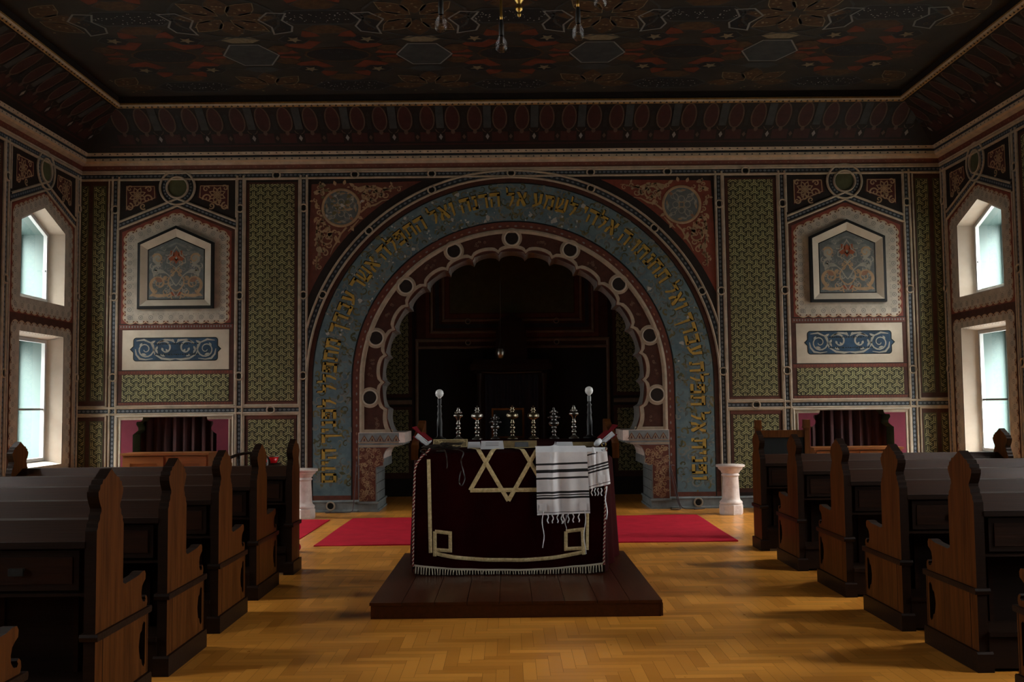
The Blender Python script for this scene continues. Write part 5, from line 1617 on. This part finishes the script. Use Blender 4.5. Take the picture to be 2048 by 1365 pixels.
def tilted(name, label, cat, x0, x1, y, h, tilt, key, thick=.02, group=None, extras=None):
    """book, card or plate leaning back on the table top"""
    t = thing(name, label, cat, (0.5 * (x0 + x1), y, topz(y) + .008), group=group)
    c, s = cos(tilt), sin(tilt)
    mp = lambda u, v, w: (u, v * s - w * c, v * c + w * s)
    b = MB(mp); hw = (x1 - x0) / 2
    b.prism([(-hw, 0), (hw, 0), (hw, h), (-hw, h)], -thick, 0, key); 
    if extras: extras(t, mp, hw, h)
    b.build('board' if name != 'book' else 'cover', t)
    return t
def gilt_marks(t, mp, hw, h):
    m = MB(mp)
    for i in range(26):
        m.stroke(spiral(-hw + .02 + (2 * hw - .04) * ((i * .618) % 1), .01 + (h - .02) * ((i * .37) % 1), .010, i, 1.0, 8), .004, .0015, 'goldtrim')
    m.stroke([(-hw + .006, .006), (hw - .006, .006), (hw - .006, h - .006), (-hw + .006, h - .006)], .006, .0018, 'goldtrim', True)
    m.build('gilt_ornament', t)
def plate_label(t, mp, hw, h):
    m = MB(mp); m.slab([(-.045, .012), (.07, .012), (.07, h - .018), (-.045, h - .018)], 0, .003, 'bead'); m.build('label_plate', t)
    k = MB(mp)
    for r in range(3): k.rect(-.03, .022 + r * .013, .055, .027 + r * .013, .0035, 'ink')
    k.build('lettering', t)
tilted('book', 'yellowish ornamented book cover lying at the left front of the table', 'book', -.725, -.425, -5.96, .10, radians(48), 'bookgold', extras=gilt_marks)
tilted('book', 'brown-gold book with a grey label in the middle front of the table', 'book', -.115, .168, -6.10, .085, radians(45), 'bookgold', extras=plate_label)
tilted('brass_plate', 'long narrow brass-coloured plate at the right front of the table', 'plate', .44, .70, -6.0, .055, radians(50), 'bookgold', .012)
def card(x0, x1, y, h, label, lines=0, tilt=28):
    t = thing('paper_card', label, 'card', (.5 * (x0 + x1), y, topz(y) + .007), group='white paper cards on the table')
    a = radians(tilt); hw = (x1 - x0) / 2
    f = lambda u, v, w: (u, v * sin(a) - w, v * cos(a))
    m = MB(f); m.slab([(-hw - .006, 0), (hw + .008, 0), (hw, h), (-hw, h)], 0, .002, 'paper'); m.fill([(-hw - .006, 0), (hw + .008, 0), (hw, h), (-hw, h)], 0, 'paper'); m.build('front_leaf', t)
    g = lambda u, v, w: (u, 2 * h * sin(a) - v * sin(a) + .002, v * cos(a))
    m = MB(g); m.slab([(-hw - .006, 0), (hw + .006, 0), (hw, h), (-hw, h)], 0, .002, 'paper'); m.build('back_leaf', t)
    if lines:
        m = MB(f)
        for i in range(lines): m.rect(-hw * .6, h * (.75 - i * .17), hw * .6, h * (.75 - i * .17) + .004, .0032, 'ink')
        m.build('lettering', t)
card(-.302, -.118, -6.17, .078, 'folded white card with faint grey lines left of the middle book', 3)
card(-.415, -.315, -6.08, .062, 'small blank white card between the gilt book and the larger card')
card(.335, .470, -6.07, .052, 'small white card standing just behind the top of the prayer shawl')
mb = MB(); mb.slab([(-.012, .0), (.010, .012), (.006, .03), (.0, .055), (-.006, .035), (-.022, .02)], 0, .004, 'paper')
mb.v = [(x, -z, y) for x, y, z in mb.v]
tag(mb.build('paper_scrap', loc=on_top(.322, -6.10)), 'torn scrap of white paper beside the small card behind the prayer shawl', 'paper')
mb = MB(); mb.tube([(.672, -6.08, 1.17), (.690, -6.02, 1.18), (.712, -5.93, 1.19)], [.022, .026, .024], 'paper', 12)
tag(mb.build('rolled_paper'), 'rolled white paper lying at the right edge of the table', 'paper')
mb = MB(); mb.tube([(.735 + .018 * cos(a), -6.08, 1.165 + .018 * sin(a)) for a in [2 * pi * i / 16 for i in range(17)]], .004, 'brass', 5)
tag(mb.build('brass_ring'), 'small brass ring at the right front corner of the table', 'ring')
# books leaning on the side boards
def side_book(sx, label):
    x = -.775 if sx < 0 else .745
    t = thing('book', label, 'book', (x, -5.62, topz(-5.62) + .006), group='red prayer books on the side boards')
    a = radians(50)
    def f(u, v, w):     # u along y, v up the slope away from the middle... leaning outwards towards the side board
        px, pz = -v * sin(a) + w * cos(a), v * cos(a) + w * sin(a)
        return (-sx * px * 1.0 + (-sx) * .0 + sx * .0, u, pz)
    g = f
    pg = MB(g); pg.prism([(-.20, .01), (.17, .01), (.17, .135), (-.20, .135)], -.022, .022, 'paper'); pg.build('pages', t)
    c = MB(g); c.prism([(-.21, 0), (.18, 0), (.18, .15), (-.21, .15)], -.030, -.022, 'bookred'); c.build('cover', t)
    c = MB(g); c.prism([(-.16, .02), (.28, .02), (.28, .21), (-.16, .21)], .022, .030, 'bookred'); c.build('cover', t)
    w_ = MB(g); w_.prism([(-.27, .01), (-.20, .0), (-.21, .10), (-.26, .115)], -.01, .012, 'paper'); w_.build('loose_leaf', t)
side_book(-1, 'red book with white pages leaning on the left side board of the table')
side_book(1, 'red book with white pages leaning on the right side board of the table')

# prayer shawl
def shawl():
    t = thing('prayer_shawl', 'white prayer shawl with black stripes hanging over the right front of the table', 'shawl', (.42, TF, 1.0))
    ox = (.42, TF, 1.0)
    def sheet(x0, x1, zt, zb, stripes, skew, amp, lift, seed, back_=.14, slope=.012):
        mb = MB(); rows = [zb]; ridge = amp * 1.7
        for z, h in stripes: rows += [z - h / 2, z + h / 2]
        for z in [zb + (1.115 - zb) * i / 26 for i in range(27)]: rows.append(z)
        rows = sorted(set(rows)); N = 44
        rows += [1.123, 1.14, 1.17, 1.21, 1.115 + back_]
        rows = [z for z in rows if z <= 1.115 + back_ + 1e-6]
        P = []
        for z in rows:
            for i in range(N + 1):
                u = i / N; s = x0 + (x1 - x0) * u + skew * (1.115 - z) * (.3 + .7 * u) * .1
                zz = z + slope * u if z < 1.1 else z
                hang = max(0, min(1, (1.10 - z) / .3))
                w = amp * hang * (sin(u * 7 + seed) * .5 + .5 * sin(u * 17 + seed * 2 + z * 2)) + ridge * exp_((u - .30 - .25 * max(0, z - .9)) / .055) * min(1, max(0, (z - zb) / .25)) + .7 * ridge * exp_((u - .62 + .1 * (z - .6)) / .09) * hang - .5 * ridge * exp_((u - .44) / .05) * hang
                x, y, zc = cloth_pt(s, zz, lift + amp + w if zz <= 1.115 else lift + .3 * w)
                P.append((x - ox[0], y - ox[1], zc - ox[2]))
        for j in range(len(rows) - 1):
            m = .5 * (rows[j] + rows[j + 1])
            k = 'blackcl' if any(abs(m - z) < h / 2 for z, h in stripes) else 'white'
            mb.mesh([P[j * (N + 1) + i] for i in range(N + 1)] + [P[(j + 1) * (N + 1) + i] for i in range(N + 1)], [(i, i + 1, N + 1 + i + 1, N + 1 + i) for i in range(N)], k, True)
        return mb
    def exp_(q): return math.exp(-q * q)
    ST = [(1.013, .016), (.955, .026), (.897, .016), (.780, .018), (.757, .010), (.735, .017)]
    a = sheet(.575, .738, 1.1, .805, [(1.085, .012), (.985, .015), (.962, .012), (.938, .015), (.826, .005)], .9, .012, .012, 2.0, .05, .045)
    a.build('rear_fold', t)
    b = sheet(.152, .575, 1.13, .600, ST + [(.618, .0045)], .35, .014, .020, .4)
    b.build('front_fold', t)
    # corner patches
    for x0, z0, lf in ((.175, .635, .046), (.505, .640, .046), (.665, .865, .034)):
        p = MB(); vs = [cloth_pt(x0 + i * .02, z0 + j * .02, lf) for j in range(4) for i in range(4)]
        p.mesh([(x - ox[0], y - ox[1], z - ox[2]) for x, y, z in vs], [(j * 4 + i, j * 4 + i + 1, j * 4 + i + 5, j * 4 + i + 4) for j in range(3) for i in range(3)], 'white'); p.build('corner_patch', t)
    # twisted fringe and long corner tassels
    rr = random.Random(8)
    def tassel(x, z, l, r, lf=.036, name='fringe_strand'):
        p = MB(); n = 9; ph = rr.uniform(0, 6)
        p.tube([(x - ox[0] + .005 * sin(ph + i * .9) * (l / .07) ** .3, cloth_pt(x, z - l * i / n, lf)[1] - ox[1], z - l * i / n - ox[2]) for i in range(n + 1)], [r * (1.25 if i % 2 else 1) for i in range(n + 1)], 'white', 5); p.build(name, t)
    for i, x in enumerate((.245, .285, .325, .36, .375, .415, .455, .50)): tassel(x, .605 + .006 * i / 8, .07 + .01 * rr.random(), .0045)
    for x in (.61, .637, .663, .69): tassel(x, .815, .062, .0042, .026)
    tassel(.205, .635, .30, .0038, name='corner_tassel'); tassel(.392, .600, .13, .0022, name='corner_tassel')
    tassel(.728, .83, .27, .0042, .028, 'corner_tassel'); tassel(.548, .66, .38, .003, .030, 'corner_tassel')
shawl()

# leather straps
def straps():
    t = thing('tefillin', 'black leather straps lying coiled at the left front edge of the velvet cover', 'leather straps', (-.63, TF, 1.12))
    rr = random.Random(2)
    def rib(P, wd, name):
        mb = MB(); Q = smooth(P, 8); vs = []
        for i, p in enumerate(Q):
            q = Q[min(i + 1, len(Q) - 1)]; d = Vector(q) - Vector(Q[max(i - 1, 0)])
            s_ = d.cross(Vector((.3 * sin(i * .3), -.6, .7))).normalized() * wd / 2
            vs += [tuple(Vector(p) + s_), tuple(Vector(p) - s_), tuple(Vector(p) + s_ * .9 + Vector((0, .002, -.002))), tuple(Vector(p) - s_ * .9 + Vector((0, .002, -.002)))]
        n = len(Q)
        mb.mesh(vs, [(4 * i, 4 * i + 1, 4 * i + 5, 4 * i + 4) for i in range(n - 1)], 'leather')
        mb.mesh(vs, [(4 * i + 2, 4 * i + 3, 4 * i + 7, 4 * i + 6) for i in range(n - 1)], 'leatheru')
        mb.build(name, t)
    for q in range(12):      # loose coil on top
        c = (rr.uniform(-.10, .10), rr.uniform(.0, .07)); r = rr.uniform(.04, .095); ph = rr.uniform(0, 6)
        rib([(c[0] + r * cos(ph + i * .9), c[1] + r * .55 * sin(ph + i * .9), .022 + .012 * abs(sin(i * 1.3 + q)) + .004 * q) for i in range(7)], .019, 'strap')
    rib([(.00, .02, .03), (.03, -.035, .02), (.045, -.045, -.03), (.05, -.035, -.10), (.045, -.035, -.13)], .011, 'hanging_strap')
    rib([(.08, .03, .03), (.14, -.02, .025), (.185, -.045, .0), (.17, -.045, -.05), (.165, -.04, -.07), (.17, -.045, -.10), (.185, -.045, -.16), (.195, -.045, -.22), (.17, -.045, -.27), (.15, -.045, -.25), (.152, -.045, -.2), (.165, -.045, -.15)], .010, 'hanging_strap')
    rib([(-.10, .04, .03), (-.15, .0, .03), (-.17, -.03, .015), (-.14, -.035, .0), (-.12, -.04, -.02)], .011, 'strap')
    b = MB(); b.box(-.03, .02, .012, .015, .065, .055, 'leather'); b.box(-.045, .005, .006, .03, .08, .014, 'leather'); b.build('box', t)
straps()

# ================================================================== BENCHES
BL = 2.60
def end_profile(desk):
    half = [(.010, 1.045), (.028, 1.035)]
    near = [(0, .10), (0, .935), (.012, .950), (.014, .968), (.034, .985), (.036, 1.005), (.050, 1.020), (.050, 1.035), (.028, 1.065), (.014, 1.095), (.012, 1.115), (.030, 1.125), (.034, 1.145), (.056, 1.150), (.066, 1.168), (.090, 1.172), (.165, 1.215)]
    fin = near + [(.33 - y, z) for y, z in near[::-1][1:] if z > .94]
    if desk: return fin + [(.33, .935), (.33, .10)]
    arm = [(.33, .935), (.33, .640), (.36, .628), (.55, .640), (.60, .652), (.635, .650), (.648, .632), (.645, .605), (.62, .592), (.598, .575), (.588, .545), (.592, .515), (.612, .492), (.640, .488), (.650, .500), (.640, .512), (.655, .520), (.672, .505), (.676, .480), (.665, .455), (.69, .445), (.69, .10)]
    return fin + arm
def bench(sgn, desk, label, group):
    nm = 'prayer_desk' if desk else 'bench'
    t = thing(nm, label, 'desk' if desk else 'bench', group=group)
    D = .33 if desk else .69
    E = lambda u, v, w: (sgn * w, u, v)          # end panels: (y, z, out from the aisle)
    for far in (0, 1):
        w0, w1 = (0.0, .055) if not far else (BL - .055, BL)
        e = MB(E)
        hole = [] if desk else [[(.648, .165), (.648, .375), (.630, .388), (.610, .372), (.600, .345), (.578, .335), (.566, .300), (.560, .270), (.566, .240), (.578, .205), (.600, .195), (.610, .168), (.630, .152)]]
        e.prism(end_profile(desk), w0, w1, 'woodend', 'wooddk', hole)
        o = e.build('end_panel', t)
        m = MB(E)
        m.prism([(-.010, .425), (D + .010, .425), (D + .016, .445), (D + .010, .458), (-.010, .458), (-.016, .445)], w0 - .016, w1 + .016, 'wooddk'); m.build('moulding', o)
        p = MB(E)
        p.prism([(-.018, 0), (D + .012, 0), (D + .012, .100), (D + .002, .112), (-.008, .112), (-.018, .10)], w0 - .018, w1 + .018, 'wooddk'); p.build('plinth', o)
        if not desk:
            gsd = (w0 - .0015, w0) if not far else (w1, w1 + .0015)
            g_ = MB(E)
            for yy in (.085, .672): g_.prism([(yy, .115), (yy + .006, .115), (yy + .006, .424), (yy, .424)], gsd[0], gsd[1], 'wooddk')
            g_.build('groove', o)
    bx = lambda mb, w0, y0, z0, w1, y1, z1, k, kt=None: mb.box(min(sgn * w0, sgn * w1), y0, z0, max(sgn * w0, sgn * w1), y1, z1, k, kt)
    a, b = .055, BL - .055
    # sloping book board
    X0, X1 = sorted((sgn * a, sgn * b))
    m = MB(lambda u, v, w: (u, v, w))
    prof = [(.005, .852), (.005, .872), (.215, .965), (.315, .965), (.315, .945), (.225, .945)]
    n = len(prof); vs = [(x, y, z) for x in (X0, X1) for y, z in prof]
    m.mesh(vs, [tuple(range(n)), tuple(range(n, 2 * n))[::-1]] + [(i, (i + 1) % n, n + (i + 1) % n, n + i) for i in range(n)], 'wood')
    bo = m.build('book_board', t)
    m = MB(); bx(m, a, -.004, .856, b, .012, .886, 'wooddk'); m.build('lip', bo)
    # back rest / front panel
    m = MB(); bx(m, a, .285, .12, b, .318, .95, 'wooddk'); bk = m.build('front_panel' if desk else 'backrest', t)
    # drawer case with drawers
    m = MB(); bx(m, a, .045, .625, b, .29, .64, 'wooddk'); bx(m, a, .045, .64, a + .02, .285, .86, 'wooddk'); bx(m, b - .02, .045, .64, b, .285, .86, 'wooddk'); bx(m, a, .06, .64, b, .075, .86, 'wooddk'); m.build('drawer_case', t)
    nd = 4; wdt = (b - a - .04) / nd
    for i in range(nd):
        w0 = a + .02 + i * wdt + .02; w1 = w0 + wdt - .04
        d = MB(); bx(d, w0, .035, .655, w1, .062, .842, 'wooddk')
        bx(d, w0 + .03, .030, .685, w1 - .03, .036, .812, 'wood'); d = d.build('drawer', t)
        h = MB(); c = .5 * (w0 + w1)
        bx(h, c - .035, .012, .752, c + .035, .032, .762, 'silver', 'silver'); bx(h, c - .035, .006, .728, c + .035, .014, .762, 'silverdk'); h.build('handle', d)
    # slats between, foot rest and plinth board
    for i in range(7):
        c = a + .15 + i * (b - a - .3) / 6
        m = MB(); bx(m, c - .012, .27, .14, c + .012, .290, .62, 'wood'); m.build('slat', bk)
    m = MB(); bx(m, a, -.02, .195, b, .285, .220, 'wooddk'); bx(m, a, -.005, .02, b, .02, .195, 'wooddk'); m.build('foot_rest', t)
    if not desk:
        m = MB(); bx(m, a, .30, .420, b, .655, .450, 'wood'); m.build('seat', t)
        m = MB(); bx(m, a, .60, .05, b, .62, .42, 'wooddk'); m.build('seat_front', t)
    return t
NAMES = ['second', 'third', 'fourth', 'fifth', 'sixth']
RX, LX = 2.50, -2.04
RY = [(-4.29, 1), (-5.55, 0), (-6.79, 0), (-7.96, 0), (-8.99, 0), (-10.14, 0)]
LY = [(-5.45, 1), (-6.65, 0), (-7.80, 0), (-8.88, 0), (-9.90, 0), (-11.25, 0)]
def rows(sgn, X, Y, side, xs):
    first = None
    for i, (y, desk) in enumerate(Y):
        if desk:
            t = bench(sgn, True, 'dark wooden prayer desk at the front of the %s block, nearest the arch' % side, None)
        else:
            lab = {1: 'dark wooden bench directly behind the prayer desk in the %s block', 2: 'dark wooden bench in the %s block, second behind the prayer desk', 3: 'dark wooden bench in the %s block, third behind the prayer desk', 4: 'large near dark wooden bench in the %s block, fourth behind the prayer desk', 5: 'nearest dark wooden bench of the %s block, only its arm end at the picture edge'}[i] % side
            if first is None: first = t = bench(sgn, False, lab, 'benches of the %s block' % side)
            else: t = dup(first); t['label'] = lab
        t.location = (xs[i], y, 0)
rows(1, RX, RY, 'right', [2.50, 2.52, 2.53, 2.51, 2.53, 2.52])
rows(-1, LX, LY, 'left', [-2.04, -2.06, -2.03, -2.01, -2.00, -2.02])

# ================================================================== CHAIRS AT THE FRONT
def high_chair(x, y, label):
    t = thing('high_backed_chair', label, 'chair', (x, y, 0))
    for sx in (-1, 1):
        p = MB(); p.box(sx * .27 - .03, -.03, 0, sx * .27 + .03, .03, 1.22, 'woodend')
        p.box(sx * .27 - .04, -.04, 1.22, sx * .27 + .04, .04, 1.24, 'woodend'); p.box(sx * .27 - .034, -.034, 1.24, sx * .27 + .034, .034, 1.315, 'woodend'); p.build('post', t)
        q = MB(); q.box(sx * .17 - .025, .40, 0, sx * .17 + .025, .45, .44, 'woodend'); q.build('leg', t)
    b = MB(); b.box(-.24, -.012, .50, .24, .012, 1.14, 'black'); b.build('back_panel', t)
    b = MB(); b.box(-.24, -.022, 1.12, .24, .022, 1.20, 'woodend'); b.box(-.24, -.022, .86, .24, .022, .92, 'woodend'); b.build('rail', t)
    b = MB(); b.box(-.22, .012, .42, .22, .46, .47, 'woodend'); b.build('seat', t)
high_chair(2.975, -3.40, 'high-backed wooden chair with square posts beyond the right prayer desk')

def round_chair(x, y, label):
    t = thing('armchair', label, 'chair', (x, y, 0))
    r = MB(); r.tube([(.24 * cos(a), .22 * sin(a), .90 + .135 * max(0, sin(a)) ** .8) for a in [-.5 + (pi + 1.0) * i / 24 for i in range(25)]], .016, 'wooddk', 8); r.build('back_rail', t)
    s = MB(); s.lathe([(0, .43), (.22, .43), (.24, .45), (.22, .47), (0, .47)], 0, 0, 0, 'wooddk', 24); s.build('seat', t)
    for a in (.6, 2.54, 3.9, 5.5):
        l = MB(); l.tube([(.19 * cos(a), .19 * sin(a), .44), (.22 * cos(a), .22 * sin(a), 0)], .016, 'wooddk', 8); l.build('leg', t)
    for i in range(7):
        a = .0 + pi * i / 6
        l = MB(); l.tube([(.20 * cos(a), .19 * sin(a), .46), (.24 * cos(a), .22 * sin(a), .90 + .135 * max(0, sin(a)) ** .8)], .009, 'wooddk', 6); l.build('spindle', t)
round_chair(-2.78, -4.25, 'dark round-backed wooden armchair beyond the left prayer desk')
def bowl():
    t = thing('small_stand', 'small dark wooden stand carrying a red bowl beyond the left benches', 'stand', (-2.615, -3.78, .0135))
    s = MB(); s.lathe([(0, .8815), (.10, .8815), (.105, .8915), (.10, .9015), (0, .9015)], 0, 0, 0, 'wooddk', 20); s.build('top', t)
    s = MB(); s.lathe([(.14, 0), (.12, .03), (.03, .05), (.022, .5), (.03, .8815)], 0, 0, 0, 'wooddk', 16); s.build('stem', t)
    t = thing('bowl', 'glossy red bowl with a pale rim behind the left block of benches', 'bowl', (-2.615, -3.78, .916))
    b = MB(); b.lathe([(0, 0), (.05, 0), (.055, .01), (.075, .065), (.071, .065), (.05, .012), (0, .008)], 0, 0, 0, 'redplastic', 24); b.build('body', t)
    b = MB(); b.lathe([(.073, .062), (.079, .066), (.079, .071), (.071, .071)], 0, 0, 0, 'silver', 24); b.build('rim', t)
bowl()

# ================================================================== CHANDELIER
def chandelier():
    zb = 3.62; C0 = (.015, -9.15)
    t = thing('chandelier', 'brass chandelier with bare clear bulbs hanging from the dark painted ceiling', 'chandelier', (C0[0], C0[1], zb))
    b = MB()
    b.lathe([(0, .055), (.008, .06), (.012, .075), (.006, .085), (.018, .095), (.022, .11), (.012, .12), (.014, .135), (.030, .16), (.034, .18), (.022, .20), (.030, .215), (.060, .24), (.066, .27), (.05, .31), (.03, .34), (.035, .40), (.02, .44), (.02, .55)], 0, 0, 0, 'brass', 22); b.build('central_drop', t)
    s = MB(); s.tube([(0, 0, .5), (0, 0, ZCEIL - zb)], .012, 'brass', 8); s.lathe([(.02, ZCEIL - zb - .10), (.09, ZCEIL - zb - .04), (.10, ZCEIL - zb - .002)], 0, 0, 0, 'brass', 18); s.build('stem', t)
    pos = [(-.42 - C0[0], -9.20 - C0[1]), (-.087 - C0[0], -8.87 - C0[1]), (.352 - C0[0], -9.05 - C0[1]), (.435 - C0[0], -9.52 - C0[1]), (-.12 - C0[0], -9.62 - C0[1])]
    for x, y in pos:
        a = MB(); a.tube(smooth([(0, 0, .42), (x * .5, y * .5, .34), (x * .9, y * .9, .42), (x, y, .36), (x, y, .15)], 6), .008, 'brass', 7)
        a = a.build('arm', t)
        k = MB(); k.lathe([(.011, .055), (.015, .06), (.015, .12), (.010, .15)], x, y, 0, 'iron', 12); k.build('socket', a)
        g = MB(); g.lathe([(.014, .062), (.017, .045), (.032, .018), (.038, -.006), (.033, -.030), (.016, -.044), (0, -.048)], x, y, 0, 'bulbglass', 18); g.build('bulb', a)
        f = MB(); f.tube([(x - .008, y, .05), (x - .010, y, .0), (x, y, .008), (x + .010, y, .0), (x + .008, y, .05)], .0012, 'silver', 4); f.build('filament', a)
chandelier()

# ================================================================== SKY, CAMERA
wd = bpy.data.worlds.new('sky'); scene.world = wd; wd.use_nodes = True
nt = wd.node_tree; bg = nt.nodes['Background']
tc = nt.nodes.new('ShaderNodeTexCoord'); sp = nt.nodes.new('ShaderNodeSeparateXYZ')
rp = nt.nodes.new('ShaderNodeValToRGB')
nt.links.new(tc.outputs['Generated'], sp.inputs['Vector'])
mr = nt.nodes.new('ShaderNodeMapRange'); mr.inputs[1].default_value = -1; mr.inputs[2].default_value = 1
nt.links.new(sp.outputs['Z'], mr.inputs[0]); nt.links.new(mr.outputs[0], rp.inputs['Fac'])
# overcast sky over dimmer streets and facades near the horizon
rp.color_ramp.elements[0].position = .49; rp.color_ramp.elements[0].color = (.07, .069, .067, 1)
rp.color_ramp.elements[1].position = .86; rp.color_ramp.elements[1].color = (1.0, .99, .97, 1)
e = rp.color_ramp.elements.new(.58); e.color = (.10, .10, .10, 1)
e = rp.color_ramp.elements.new(.70); e.color = (.28, .28, .278, 1)
e = rp.color_ramp.elements.new(.79); e.color = (.75, .745, .735, 1)
# the clouds are brighter on the right-hand side of the building
mx2 = nt.nodes.new('ShaderNodeMapRange'); mx2.inputs[1].default_value = -1; mx2.inputs[2].default_value = 1
mx2.inputs[3].default_value = 16.5; mx2.inputs[4].default_value = 25.0
nt.links.new(sp.outputs['X'], mx2.inputs[0]); nt.links.new(mx2.outputs[0], bg.inputs['Strength'])
nt.links.new(rp.outputs['Color'], bg.inputs['Color'])

cam = bpy.data.cameras.new('camera'); co = bpy.data.objects.new('camera', cam); COL.objects.link(co)
F_PX, PITCH, YAW, ROLL, CXX, CD = 2020.256, 0.0642041, 0.00340945, -0.0103899, -0.0629701, 14.684
cp, spp = cos(PITCH), sin(PITCH); cy_, sy_ = cos(YAW), sin(YAW)
fwd = Vector((sy_ * cp, cy_ * cp, spp)); rt = Vector((cy_, -sy_, 0)); up = rt.cross(fwd)
r2 = rt * cos(ROLL) + up * sin(ROLL); u2 = rt * -sin(ROLL) + up * cos(ROLL)
mw = Matrix((( r2.x, u2.x, -fwd.x, CXX), (r2.y, u2.y, -fwd.y, -CD), (r2.z, u2.z, -fwd.z, 1.5), (0, 0, 0, 1)))
co.matrix_world = mw
cam.sensor_fit = 'HORIZONTAL'; cam.sensor_width = 36.0; cam.lens = F_PX / 2048 * 36.0
cam.clip_start = .05; cam.clip_end = 100
scene.camera = co
scene.view_settings.view_transform = 'Standard'; scene.view_settings.look = 'None'
scene.view_settings.gamma = 1; scene.view_settings.use_curve_mapping = False
scene.view_settings.exposure = 2.7
scene.cycles.use_denoising = True
scene.cycles.sample_clamp_indirect = 6.0
